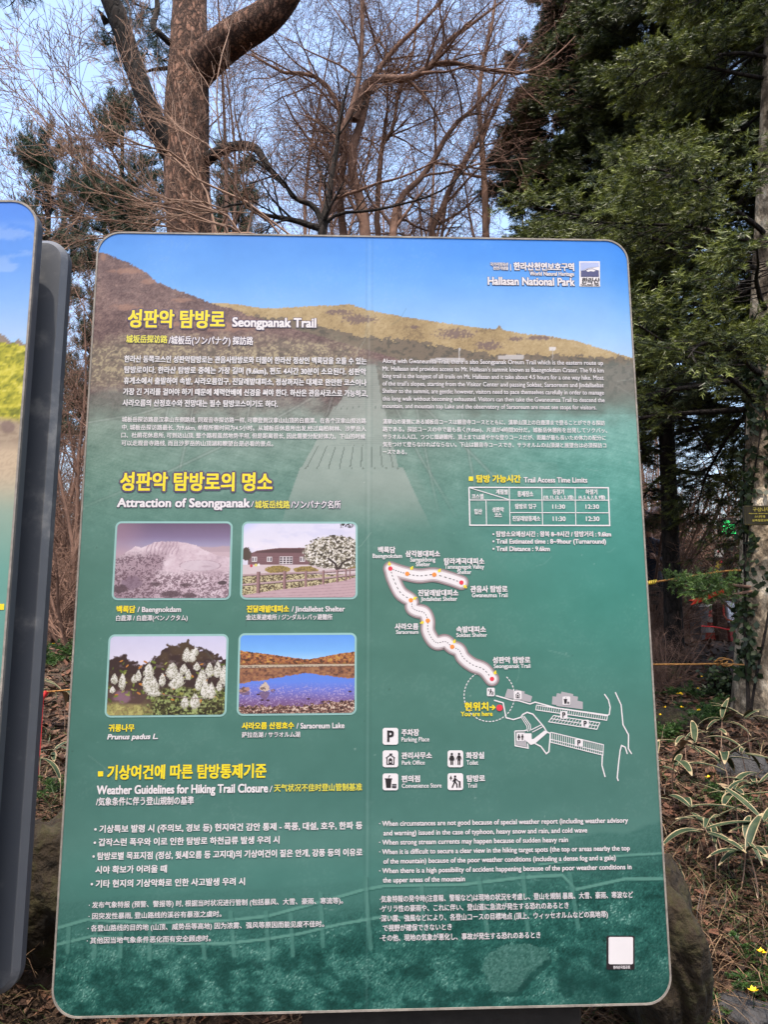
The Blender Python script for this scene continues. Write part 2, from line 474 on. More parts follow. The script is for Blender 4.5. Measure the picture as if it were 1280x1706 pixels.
# golden hill
hill = np.interp(X, [380, 430, 460, 500, 540, 560, 578, 600, 612, 650, 700, 760, 826, 832, 838, 850, 880, 915, 925, 960, 1000, 1030, 1055], [505, 512, 514, 511, 509, 509, 506, 512, 516, 524, 532, 541, 549, 542, 549, 552, 557, 559, 562, 568, 580, 589, 597]) + (n3_ - .5) * 3
hm = Y > hill
g = ramp(np.clip(.55 + fine * .75 + (n4_ - .5) * .9, 0, 1), [(0, (126, 108, 84)), (.45, (174, 152, 110)), (1, (204, 184, 142))])
C = np.where(hm[..., None], g, C)
for (cx, cy, rx, ry) in ((600, 532, 30, 8), (760, 556, 34, 9), (815, 575, 22, 8), (690, 545, 8, 3), (565, 520, 25, 5), (900, 563, 22, 4), (860, 565, 14, 4)):
    q = ((X - cx) / rx) ** 2 + ((Y - cy) / ry) ** 2
    mixc(C, hm * ss(1.2, .3, q + (n3_ - .5) * 2.6) * .8, (118, 100, 100))
# dark treeline at the foot of the hill
tl = np.interp(X, [380, 470, 540, 600, 680, 760, 830, 900, 1055], [524, 530, 545, 560, 566, 580, 592, 590, 598]) + (n2_ - .5) * 16
mixc(C, (Y > tl) * .85, (118, 108, 96)); mixc(C, (Y > tl) * ss(.45, .65, n2_ + (n3_ - .5) * .5) * .6, (76, 76, 70))
# left mountain
lm = np.interp(X, [150, 165, 180, 215, 240, 262, 285, 320, 355, 385, 410, 440, 480, 540, 620, 700], [416, 420, 424, 438, 452, 470, 480, 492, 507, 513, 524, 532, 545, 562, 585, 610]) + (n3_ - .5) * 5
m = (Y > lm)
g = ramp(np.clip(.5 + fine * 1.2 + (n1_ - .5) * .8, 0, 1), [(0, (88, 70, 70)), (.5, (122, 100, 98)), (1, (158, 132, 122))])
C = np.where(m[..., None], g, C)
for (cx, cy, rx, ry) in ((172, 430, 6, 9), (215, 452, 34, 6), (250, 468, 16, 6), (210, 512, 28, 6), (305, 500, 20, 4), (380, 545, 60, 8), (300, 540, 50, 5)):
    q = ((X - cx) / rx) ** 2 + ((Y - cy) / ry) ** 2
    mixc(C, m * ss(1.2, .2, q + (n2_ - .5) * 2.2) * .6, (178, 138, 118))
# pale scrub
k = ss(548, 585, Y + (n1_ - .5) * 40) * ss(660, 625, Y) * ss(640, 560, X)
mixc(C, k * .75, (138, 128, 112)); mixc(C, k * ss(.5, .62, n3_ * .6 + n2_ * .4) * .8, (190, 178, 144)); mixc(C, k * ss(.42, .3, n2_) * .5, (86, 82, 76))
k = ss(596, 612, Y + (n2_ - .5) * 14) * ss(560, 640, X)
mixc(C, k * .85, (128, 132, 122)); mixc(C, k * ss(.5, .62, n2_) * .5 * ss(690, 640, Y), (92, 98, 92))
for (bx0, bx1, by) in ((716, 775, 600), (830, 874, 595)):
    mixc(C, (X > bx0) * (X < bx1) * (abs(Y - by) < 3.2) * .8, (206, 204, 204))
mixc(C, (abs(X - 766) < 1) * (abs(Y - 590) < 10) * .7, (230, 230, 230)); mixc(C, (abs(X - 921) < 5) * (abs(Y - 581) < 3) * .8, (232, 232, 238)); mixc(C, (abs(X - 921) < .8) * (abs(Y - 590) < 9) * .6, (190, 190, 190))
# field fading into the plain teal ground
fade = ramp(Y, [(620, (134, 148, 136)), (700, (136, 156, 146)), (780, (112, 146, 134)), (880, (96, 142, 130)), (1000, (86, 138, 124)), (1200, (84, 136, 124)), (1330, (80, 132, 122)), (1400, (90, 142, 132)), (1460, (84, 142, 132)), (1700, (70, 120, 110))])
right = ss(640, 1050, X) * ss(640, 700, Y) * ss(1300, 900, Y)
fade += right[..., None] * np.array([-18, 14, 14])
fade += (ss(400, 120, X) * ss(1000, 700, Y))[..., None] * np.array([-4, -2, -4])
fk = ss(628, 720, Y + (n1_ - .5) * 50)
mixc(C, 0, (0, 0, 0)); C = C * (1 - fk[..., None]) + fade * fk[..., None]
wk = ss(630, 700, Y) * ss(960, 760, Y)                           # traces of the meadow under the tint
C += (fine * 26 * wk + (n1_ - .5) * 34 * wk)[..., None] * np.array([1, .9, .9])
strk = fbm(X + Y * .6, Y * 2 - X * .5, 30, 3, 3, 8)
C += ((strk - .5) * 24 * wk)[..., None]
mixc(C, wk * (Y > 655 + (n1_ - .5) * 20) * (Y < 690) * ss(640, 820, X) * .3, (92, 116, 108))
k = ss(1, .6, ((X - 185) / 70) ** 2 + ((Y - 675) / 26) ** 2) * .35; mixc(C, k, (98, 112, 104))
# boardwalk
bl = np.interp(Y, [604, 640, 676, 677, 740, 778, 779, 840, 900], [602, 585, 562, 556, 524, 503, 500, 478, 462])
br = np.interp(Y, [604, 640, 676, 677, 740, 778, 779, 840, 900], [626, 632, 637, 640, 655, 664, 672, 700, 730])
k = (X > bl) * (X < br) * ss(602, 612, Y) * ss(900, 800, Y)
mixc(C, k * .7, (166, 176, 168))
pl = np.clip((X - bl) / np.maximum(br - bl, 1), 0, 1)
mixc(C, k * (np.abs((pl * 9) % 1 - .5) < .05) * (((Y > 676) & (Y < 684)) | ((Y > 742) & (Y < 782))) * .7, (86, 100, 94))
mixc(C, k * (np.abs((Y * .32) % 1 - .5) < .12) * (Y < 742) * .25, (120, 132, 126))
for P in ([(140, 705), (230, 690), (400, 640), (590, 605)], [(100, 860), (250, 800), (420, 720), (560, 640), (600, 612)], [(640, 615), (660, 680), (700, 760), (760, 860)], [(630, 612), (720, 690), (830, 800)], [(330, 640), (300, 780)], [(420, 650), (405, 740)], [(280, 680), (275, 700)], [(690, 660), (730, 850)], [(770, 690), (800, 860)], [(560, 640), (545, 690)]):
    d = segdist(X, Y, P); mixc(C, ss(2.2, .6, d) * .3 * ss(900, 760, Y), (176, 184, 178)); mixc(C, ss(1.6, .4, np.abs(d - 2.4)) * .22 * ss(900, 760, Y), (84, 98, 92))
k = ss(1.0, .8, np.abs((X - 640) / (60 + (Y - 790) * .7))) * ss(782, 792, Y) * ss(900, 800, Y); mixc(C, k * .22, (156, 172, 162))
k = inpoly(X, Y, [(866, 1120 - 350), (928, 1120 - 350), (950, 850), (868, 850)]); mixc(C, k * .10 * ss(860, 800, Y), (180, 196, 186))
# lower picture: misty slope with a fence, grass and stones
lt = np.interp(X, [80, 200, 330, 480, 620, 720, 830, 900, 940, 1000, 1040, 1070, 1110], [1502, 1492, 1484, 1478, 1462, 1446, 1418, 1406, 1398, 1385, 1388, 1376, 1364])
q = Y - lt + (n1_ - .5) * 8
lk = ss(-2, 6, q) * np.interp(X, [80, 600, 850, 1110], [.75, .35, .8, 1])
deep = ss(0, 130, q)
lb1 = fbm(gp, gq, 34, 3.0, 3, 17)
g = ramp(np.clip(.40 + .62 * (fine * .8 + (lb1 - .5) * 1.2 + (n1_ - .5) * .9 + (n4_ - .5) * .4) + .35 * ss(.62, .80, blade) * ss(.5, .7, n1_), 0, 1), [(0, (10, 56, 50)), (.3, (28, 88, 80)), (.6, (54, 120, 110)), (.82, (98, 160, 146)), (1, (150, 196, 184))])
mist = ramp(np.clip(.5 + fine * .6, 0, 1), [(0, (48, 104, 96)), (1, (94, 146, 136))])
low = mist * (1 - deep[..., None]) + g * deep[..., None]
edge = ss(-60, 0, q) * .4
mixc(C, edge * ss(850, 500, X) * .5, (60, 116, 106))
lk2 = np.maximum(lk, ss(10, 70, q))
C = C * (1 - lk2[..., None]) + low * lk2[..., None]
tuft = np.abs(np.sin((X - 480) * .42 + (Y - 1600) * .25 + n1_ * 14 + n2_ * 5))
k = ss(.45, .6, n1_) * ss(1560, 1600, Y) * ss(.75, 1, tuft); mixc(C, k * .35, (134, 184, 170))
k = ss(.5, .35, n1_) * ss(1570, 1610, Y); mixc(C, k * .4, (18, 66, 60))
mixc(C, ss(900, 980, X) * ss(1590, 1640, Y) * .45, (16, 66, 60))
rockp = [(811, 1593), (836, 1576), (870, 1572), (912, 1580), (914, 1597), (880, 1627), (858, 1652), (820, 1652), (803, 1614)]
rk = inpoly(X + (n2_ - .5) * 10, Y + (n3_ - .5) * 6, rockp)
mixc(C, inpoly(X - 6, Y - 8, rockp) * .6, (20, 68, 62)); mixc(C, rk * .92, (66, 120, 110)); C += (rk * fine * 60)[..., None]; mixc(C, rk * ss(.55, .7, n3_) * .35, (120, 168, 158)); mixc(C, rk * ss(800, 900, X) * ss(1590, 1650, Y) * .35, (30, 80, 74))
for P, wd in (([(92, 1547), (145, 1532), (249, 1538), (375, 1534), (447, 1526), (510, 1509), (565, 1494), (603, 1483), (640, 1476), (769, 1474), (870, 1462), (937, 1458), (960, 1482), (1043, 1464), (1112, 1464)], 2.6),
              ([(93, 1574), (156, 1559), (250, 1570), (312, 1572), (375, 1572), (447, 1564), (502, 1555), (565, 1540), (640, 1527), (700, 1530)], 2.4),
              ([(900, 1440), (980, 1431), (1040, 1425), (1112, 1421)], 1.8)):
    d = segdist(X, Y, P); mixc(C, ss(wd + .8, wd - .8, d) * .9, (106, 164, 150)); mixc(C, ss(1.4, .4, np.abs(segdist(X, Y - 3.5, P))) * .6, (30, 84, 78))
for (x0, y0, x1, y1) in ((608, 1462, 618, 1580), (703, 1476, 706, 1560), (798, 1464, 814, 1560), (872, 1456, 880, 1550), (950, 1456, 964, 1545), (534, 1490, 538, 1576), (484, 1524, 488, 1592), (443, 1520, 447, 1597), (384, 1520, 390, 1592), (337, 1565, 341, 1597), (249, 1536, 249, 1598), (202, 1538, 200, 1594), (160, 1536, 156, 1594), (114, 1546, 112, 1586)):
    d = segdist(X, Y, [(x0, y0), (x1, y1)]); mixc(C, ss(4.6, 2.6, d) * .72, (88, 146, 134)); mixc(C, ss(1.6, .4, np.abs(segdist(X - 4.5, Y, [(x0, y0), (x1, y1)]))) * .4, (28, 82, 76))
# seam where the two printed sheets meet, and worn specks of the old vinyl
d = np.abs(X - np.interp(Y, [390, 1690], [616, 611])); mixc(C, ss(2.2, .6, d) * .13, (206, 220, 216)); mixc(C, ss(2, .6, np.abs(d - 5)) * .08, (50, 80, 76))
C += ((n4_ - .5) * 10 + (n1_ - .5) * 4)[..., None] * (1 - lk2)[..., None]
srng = np.random.default_rng(5)
for _ in range(70):
    cx, cy = srng.uniform(100, 1100), srng.uniform(700, 1690)
    mixc(C, ss(2.2, .8, np.hypot(X - cx, Y - cy) * srng.uniform(.8, 1.6)) * srng.uniform(.15, .5), (206, 216, 210) if srng.random() < .6 else (40, 66, 60))
for _ in range(26):
    cx, cy, an, l = srng.uniform(110, 1080), srng.uniform(400, 1680), srng.uniform(0, 3.1), srng.uniform(6, 34)
    mixc(C, ss(1.1, .2, segdist(X, Y, [(cx, cy), (cx + l * math.cos(an), cy + l * math.sin(an) + 2), (cx + 1.8 * l * math.cos(an + .15), cy + 1.8 * l * math.sin(an + .15))])) * srng.uniform(.12, .3), (196, 206, 200) if srng.random() < .7 else (60, 84, 80))
mixc(C, ss(.64, .74, fbm(X, Y, 3.0, 3.0, 1, 19)) * ss(.45, .65, n4_) * .06, (196, 204, 198))
C = C * (1 - .075 * ss(760, 1000, Y))[..., None]
C = np.clip(C * .98 + C.mean(-1, keepdims=True) * .02 + np.array([2, 0, 0]), 0, 255)
a = Acc().add(face(U.ravel(), V.ravel(), 0.0), F, 0, s2l(C.reshape(-1, 3)) * KP)
printed = a.build('printed_picture', M['print'], panel)

# ---- lettering
_tc = {}
def textgeo(body):
    if body not in _tc:
        cu = bpy.data.curves.new('lettering', 'FONT'); cu.body = body; cu.size = 1.0; cu.resolution_u = 3
        ob = bpy.data.objects.new('lettering', cu); COL.objects.link(ob)
        bpy.context.view_layer.update()
        dg = bpy.context.evaluated_depsgraph_get()
        me = bpy.data.meshes.new_from_object(ob.evaluated_get(dg))
        v = np.empty(len(me.vertices) * 3); me.vertices.foreach_get('co', v); v = v.reshape(-1, 3)
        me.calc_loop_triangles()
        f = np.empty(len(me.loop_triangles) * 3, np.int32); me.loop_triangles.foreach_get('vertices', f); f = f.reshape(-1, 3)
        bpy.data.objects.remove(ob); bpy.data.curves.remove(cu); bpy.data.meshes.remove(me)
        _tc[body] = (v, f)
    return _tc[body]

INKS = ['white', 'yellow', 'yellow_cool', 'purple', 'shade_ink', 'dark_ink', 'red_ink', 'orange_ink', 'grey_ink', 'mauve1', 'mauve2', 'navy_ink', 'lilac_ink', 'frame_ink']
MI = {k: i for i, k in enumerate(INKS)}
def T(acc, body, x0, x1, yt, yb, kind='k', color='white', bold=0.0, out=0.0, oc='purple', slant=0.0, d0=0.0006, fn=face, conv=None):
    """set one line of lettering in the box measured on the photograph"""
    conv = conv or S
    v, f = textgeo(body)
    ym = (yt + yb) / 2
    u0, v0 = conv(x0, yb); u1, _ = conv(x1, ym); _, vt = conv(x0, yt); u0m, _ = conv(x0, ym)
    hgt = abs(vt - v0)
    if kind == 'k': em = hgt / .93; base = v0 + .10 * em
    else: em = hgt / .66; base = v0
    xa, xb = v[:, 0].min(), v[:, 0].max()
    px = hgt / max(abs(yb - yt), 1e-6)                            # metres per photo pixel here
    sx = (u1 - u0m - bold * px) / (xb - xa)
    x = u0m + bold * px / 2 + (v[:, 0] - xa) * sx + slant * v[:, 1] * em; y = base + v[:, 1] * em
    if out:
        n = 8 if out > 1.6 else 4
        for k in range(n):
            t = 2 * math.pi * (k + .5) / n; r_ = (out + bold / 2) * px
            acc.add(fn(x + r_ * math.cos(t), y + r_ * math.sin(t), d0 + k * 4e-5), f, MI[oc])
    sh = [(0, 0)] if bold <= 0 else [(-.5, -.5), (.5, -.5), (-.5, .5), (.5, .5)]
    for k, (ax, ay) in enumerate(sh):
        acc.add(fn(x + ax * bold * px, y + ay * bold * px * .8, d0 + 5e-4 + k * 4e-5), f, MI[color])

INKM = [M[k] for k in INKS]
def block(name, lines, parent=panel):
    a = Acc()
    for l in lines: T(a, *l[0], **l[1]) if isinstance(l[0], tuple) else T(a, *l)
    return a.build(name, INKM, parent, smooth=False)
def ln(*a, **k): return (a, k)

block('title_lettering', [
    ln('성판악 탐방로', 213, 375, 516, 546, color='yellow', bold=1.9, out=2.4),
    ln('Seongpanak Trail', 387, 527, 530, 544, 'l', bold=1.3, out=1.6),
    ln('城坂岳探访路', 210, 279, 558.5, 571.5, color='yellow_cool', bold=.7, out=.9),
    ln('/城板岳(ソンパナク) 探訪路', 281, 422, 560, 574, bold=.5, out=.9)])
ko = ['한라산 동쪽코스인 성판악탐방로는 관음사탐방로와 더불어 한라산 정상인 백록담을 오를 수 있는',
      '탐방로이다. 한라산 탐방로 중에는 가장 길며 (9.6km), 편도 4시간 30분이 소요된다. 성판악',
      '휴게소에서 출발하여 속밭, 사라오름입구, 진달래밭대피소, 정상까지는 대체로 완만한 코스이나',
      '가장 긴 거리를 걸어야 하기 때문에 체력안배에 신경을 써야 한다. 하산은 관음사코스로 가능하고,',
      '사라오름의 산정호수와 전망대는 필수 탐방코스이기도 하다.']
block('korean_paragraph', [ln(t, x0, x1, y, y + 11.6, bold=.6, out=.8, oc='shade_ink') for t, x0, x1, y in zip(ko, (207, 207, 206, 205, 204), (611, 610, 611, 613, 463), (592.4, 610.4, 628.6, 646.8, 665.6))])
zh = ['城板岳探访路是汉拿山东侧路线, 同观音寺探访路一样, 可攀登到汉拿山山顶的白鹿潭。在各个汉拿山探访路',
      '中, 城板岳探访路最长, 为9.6km, 单程所需时间为4.5小时。从城板岳休息所出发,经过扁柏树林、沙罗岳入',
      '口、杜鹃花休息所, 可到达山顶, 整个路程虽然地势平坦, 但是距离很长, 因此需要分配好体力。下山的时候',
      '可以走观音寺路线, 而且沙罗岳的山顶湖和瞭望台是必看的景点。']
block('chinese_paragraph', [ln(t, x0, x1, y, y + 9, bold=.25, out=.0, oc='shade_ink') for t, x0, x1, y in zip(zh, (203, 203, 202, 202), (610, 610, 609, 455), (694.4, 707.6, 720.6, 733.8))])
block('park_lettering', [
    ln('국가지정유산', 817, 847.5, 437.6, 443.4, bold=.4, out=.7), ln('천연기념물', 822, 847.5, 444.2, 450, bold=.4, out=.7),
    ln('|', 850.4, 851.6, 438.5, 449.5, 'k', out=.6), ln('한라산천연보호구역', 856, 957, 437.5, 450.5, bold=1.0, out=1.0),
    ln('World Natural Heritage', 883, 957, 453, 459, 'l', bold=.4, out=.8), ln('Hallasan National Park', 813, 958, 462.4, 474.4, 'l', bold=.9, out=1.1)])
en = ['Along with Gwaneumsa Trail, there is also Seongpanak Oreum Trail which is the eastern route up',
      "Mt. Hallasan and provides access to Mt. Hallasan's summit known as Baengnokdam Crater. The 9.6 km",
      'long trail is the longest of all trails on Mt. Hallasan and it take about 4.5 hours for a one way hike. Most',
      "of the trail's slopes, starting from the Visitor Center and passing Sokbat, Saraoreum and Jindallaebat",
      'Shelter to the summit, are gentle; however, visitors need to pace themselves carefully in order to manage',
      'this long walk without becoming exhausted. Visitors can then take the Gwaneumsa Trail to descend the',
      'mountain, and mountain top Lake and the observatory of Saraoreum are must see stops for visitors.']
block('english_paragraph', [ln(t, 637.5, x1, y - 7, y, 'l', bold=.2, out=.3, oc='shade_ink') for t, x1, y in zip(en, (1005, 1006, 1006, 1006, 1006.5, 1007.6, 994), (605, 617.7, 630, 642.6, 655, 667.6, 680))])
ja = ['漢拏山の東側にある城板岳コースは観音寺コースとともに、漢拏山頂上の白鹿潭まで登ることができる探訪',
      '路である。探訪コースの中で最も長く(9.6km)、片道が4時間30分だ。城板岳休憩所を出発してソクバッ、',
      'サラオルム入口、つつじ畑避難所、頂上までは緩やかな登りコースだが、距離が最も長いため体力の配分に',
      '気をつけて登らなければならない。下山は観音寺コースでき、サラオルムの山頂湖と展望台は必須探訪コ',
      'ースである。']
block('japanese_paragraph', [ln(t, 638, x1, y, y + 8.4, bold=.25, out=.0, oc='shade_ink') for t, x1, y in zip(ja, (1008, 1012, 1009.5, 1010.5, 678), (698.4, 711, 723.5, 736.2, 748.8))])
block('attraction_heading', [
    ln('성판악 탐방로의 명소', 200, 454, 787, 818, color='yellow', bold=1.9, out=3.0),
    ln('Attraction of Seongpanak', 195, 417, 831, 844.5, 'l', bold=1.3, out=1.3),
    ln('/', 418, 423, 833, 846, 'k', out=.8), ln('城坂岳线路', 424.7, 483, 834.4, 847.2, color='yellow_cool', bold=.6, out=1.0),
    ln('/ソンパナク名所', 485, 568, 834, 847.2, bold=.4, out=1.0)])

# ---- the four photographs
def picture(name, label, x0, y0, x1, y1, paint):
    u0, vt = S(x0, y0); _, vb = S(x0, y1); u1, _ = S(x1, y0)
    u0 = (u0 + S(x0 - (y1 - y0) * .055, y1)[0]) / 2
    a = Acc(); r = .013; b = .0042
    slab(a, rrect(u0, vb, u1, vt, r), 0.0001, 0.0006, face, MI['frame_ink'])
    fr = a.build(name, INKM, panel, smooth=False); fr['label'] = label
    U, V, F = art_grid(u0 + b, vb + b, u1 - b, vt - b, r - b, 330, 225)
    s = (U - u0 - b) / (u1 - u0 - 2 * b); t = (vt - b - V) / (vt - vb - 2 * b)
    C = np.clip(paint(s, t), 0, 255)
    Acc().add(face(U.ravel(), V.ravel(), 0.0010), F, 0, s2l(C.reshape(-1, 3)) * KP).build('photograph', M['print'], fr)

def paint_crater(s, t):
    x = s * 100; y = t * 66
    a1 = fbm(x, y, 14, 10, 5, 21); a2 = fbm(x, y, 2.2, 1.8, 3, 22); a3 = fbm(x, y, .95, .8, 2, 23)
    C = ramp(t, [(0, (112, 92, 116)), (.18, (134, 118, 150)), (.28, (158, 150, 182)), (.42, (196, 178, 192))])
    mixc(C, ss(.35, 0, s) * .5, (176, 140, 152))
    mixc(C, (t > .31 + (a1 - .5) * .05) * (s > .7) * .9, (188, 164, 172)); mixc(C, ((t > .385) * (s > .75)) * .5, (214, 190, 198))
    rim = np.interp(s, [0, .06, .12, .17, .22, .3, .34, .5, .6, .7, .77, .83, .9, 1], [.46, .42, .36, .31, .33, .28, .25, .245, .26, .30, .36, .40, .44, .46]) + (a3 - .5) * .02
    snow = ramp(np.clip(.55 + (a1 - .5) * .9 + (a2 - .5) * .4, 0, 1), [(0, (166, 142, 154)), (.5, (212, 190, 200)), (1, (238, 224, 231))])
    mk = t > rim; C = np.where(mk[..., None], snow, C)
    rib = np.abs(np.sin(s * 95 + t * 20 + a1 * 6)); mixc(C, mk * (t < .42) * (s > .26) * (s < .55) * ss(.7, 1, rib) * .45, (150, 122, 138))
    dk = mk * ss(.5, .62, a3 * .55 + a2 * .45) ; slope = ss(.46, .36, s + (t - .6) * .2 + (a1 - .5) * .2) * ss(.34, .5, t)
    mixc(C, dk * slope * .85, (96, 74, 86)); mixc(C, mk * slope * .45, (128, 102, 114))
    mixc(C, mk * (t > .62 - s * .0) * ss(.60, .74, t) * ss(.40, .60, a3 * .5 + a2 * .5) * .8, (112, 88, 98))
    q = ((s - .74) / .18) ** 2 + ((t - .57) / .075) ** 2; mixc(C, ss(1, .8, q) * .55, (206, 190, 200)); mixc(C, ss(.12, 0, np.abs(q - 1)) * .5 * (a2 > .45), (120, 96, 106)); mixc(C, ss(.3, .1, ((s - .8) / .1) ** 2 + ((t - .58) / .03) ** 2) * .4, (164, 140, 152))
    mixc(C, ss(1, .5, ((s - .94) / .045) ** 2 + ((t - .80) / .03) ** 2) * .9, (80, 66, 70))
    mixc(C, ss(1, .5, ((s - .15) / .1) ** 2 + ((t - .80) / .1) ** 2 + (a2 - .5)) * .7, (132, 110, 126))
    for cx, cy, rx, ry in ((.5, .95, .1, .05), (.66, .97, .06, .04), (.36, .82, .06, .03), (.05, .88, .08, .06), (.62, .83, .05, .03)):
        mixc(C, ss(1.1, .4, ((s - cx) / rx) ** 2 + ((t - cy) / ry) ** 2 + (a2 - .5) * 2) * .8, (88, 70, 76))
    return C
def paint_shelter(s, t):
    x = s * 100; y = t * 68
    a1 = fbm(x, y, 16, 8, 4, 31); a2 = fbm(x, y, 2.1, 1.8, 3, 32); a3 = fbm(x, y, 1.0, .9, 2, 33)
    C = ramp(t, [(0, (222, 220, 242)), (.2, (228, 224, 240)), (.4, (240, 230, 240))]); mixc(C, ss(.5, .7, a1) * .5, (206, 206, 234)); mixc(C, ss(.2, 0, s + t) * .7, (190, 200, 246))
    roof = np.interp(s, [.05, .12, .3, .5, .8], [.42, .37, .335, .33, .34])
    k = (t > roof) * (t < .56) * (s > .045) * (s < .7)
    mixc(C, k, (132, 100, 104)); mixc(C, k * (t < .40) * (t > roof + .012), (98, 74, 76)); mixc(C, k * (np.abs((t * 40) % 1 - .5) < .12) * (t > .41) * .4, (104, 76, 82))
    for cx in (.10, .235, .525):
        q = (np.abs(s - cx) < .023) * (np.abs(t - .485) < .033); mixc(C, q, (232, 224, 226)); mixc(C, q * (np.abs(np.abs(s - cx) - .011) < .007) * (np.abs(t - .485) < .025), (120, 110, 118))
    q = (s > .325) * (s < .44) * (t > .45) * (t < .555); mixc(C, q, (220, 210, 214)); mixc(C, q * (np.abs((s * 34) % 1 - .5) < .36) * (np.abs((t * 33) % 1 - .5) < .34), (84, 72, 78))
    mixc(C, (t > .56) * (t < .70), (214, 196, 200)); mixc(C, ss(1, .7, ((s - .03) / .045) ** 2 + ((t - .42) / .1) ** 2 + (a2 - .5)), (92, 78, 70))
    for cx, cy, rx, ry in ((.31, .625, .11, .055), (.56, .63, .11, .05), (.95, .59, .06, .05)):
        mixc(C, ss(1.1, .8, ((s - cx) / rx) ** 2 + ((t - cy) / ry) ** 2 + (a2 - .5) * .8), (164, 142, 86)); mixc(C, ss(1, .5, ((s - cx) / rx) ** 2 + ((t - cy) / ry) ** 2) * ss(.5, .62, a3) * .6, (104, 86, 60))
    mixc(C, (np.hypot((s - .115) / .012, (t - .565) / .02) < 1), (226, 216, 120)); mixc(C, (np.hypot((s - .075) / .012, (t - .575) / .02) < 1), (196, 70, 84)); mixc(C, (np.hypot((s - .14) / .01, (t - .562) / .018) < 1), (240, 236, 238))
    # white-flowered tree
    q = ((s - .82) / .29) ** 2 + ((t - .40) / .235) ** 2; k = ss(1.05, .9, q + (a2 - .5) * .55) * (t < .62)
    mixc(C, k, (112, 104, 88)); mixc(C, k * ss(.44, .56, a3 * .6 + a2 * .4), (214, 206, 192)); mixc(C, k * ss(.60, .70, a3), (244, 238, 236)); mixc(C, k * ss(.42, .3, a2) * .8, (66, 58, 50))
    mixc(C, (segdist(s, t, [(.84, .65), (.82, .55), (.76, .48)]) < .012) + (segdist(s, t, [(.84, .65), (.88, .54), (.95, .48)]) < .01) > 0, (70, 58, 56))
    mixc(C, (s > .86) * (t < .06) * ss(.45, .55, a3) * ss(.05, .0, np.abs(s - .92) - .03), (60, 54, 48))
    # hedge, fence and boardwalk
    deck = np.interp(s, [0, .3, .6, .9, 1], [.97, .90, .85, .775, .73])
    k = (t > .69) * (t < deck); mixc(C, k, (150, 134, 104)); mixc(C, k * ss(.46, .58, a3 * .6 + a2 * .4) * .9, (214, 202, 162)); mixc(C, k * ss(.45, .36, a3) * .8, (74, 60, 50))
    mixc(C, t > deck, (196, 166, 172)); mixc(C, (t > deck) * (np.abs(((t - deck * .3) * 26) % 1 - .5) < .08) * .5, (146, 116, 124)); mixc(C, (t > deck) * ss(.5, .7, a1) * .3, (216, 190, 196))
    for P in ([(0, .70), (.35, .675), (.7, .66), (1, .62)], [(0, .83), (.35, .785), (.7, .745), (1, .69)]):
        d = segdist(s, t, P); mixc(C, d < .012, (186, 160, 162)); mixc(C, np.abs(segdist(s, t - .016, P)) < .005, (92, 70, 70))
    for cx, y0, y1, wd in ((.14, .655, .945, .016), (.37, .645, .885, .013), (.56, .645, .86, .011), (.715, .635, .83, .010), (.838, .63, .80, .009), (.915, .62, .78, .007), (.95, .61, .76, .007)):
        k = (np.abs(s - cx) < wd) * (t > y0) * (t < y1); mixc(C, k, (160, 126, 126)); mixc(C, k * (s > cx + wd * .3), (112, 84, 86))
    return C
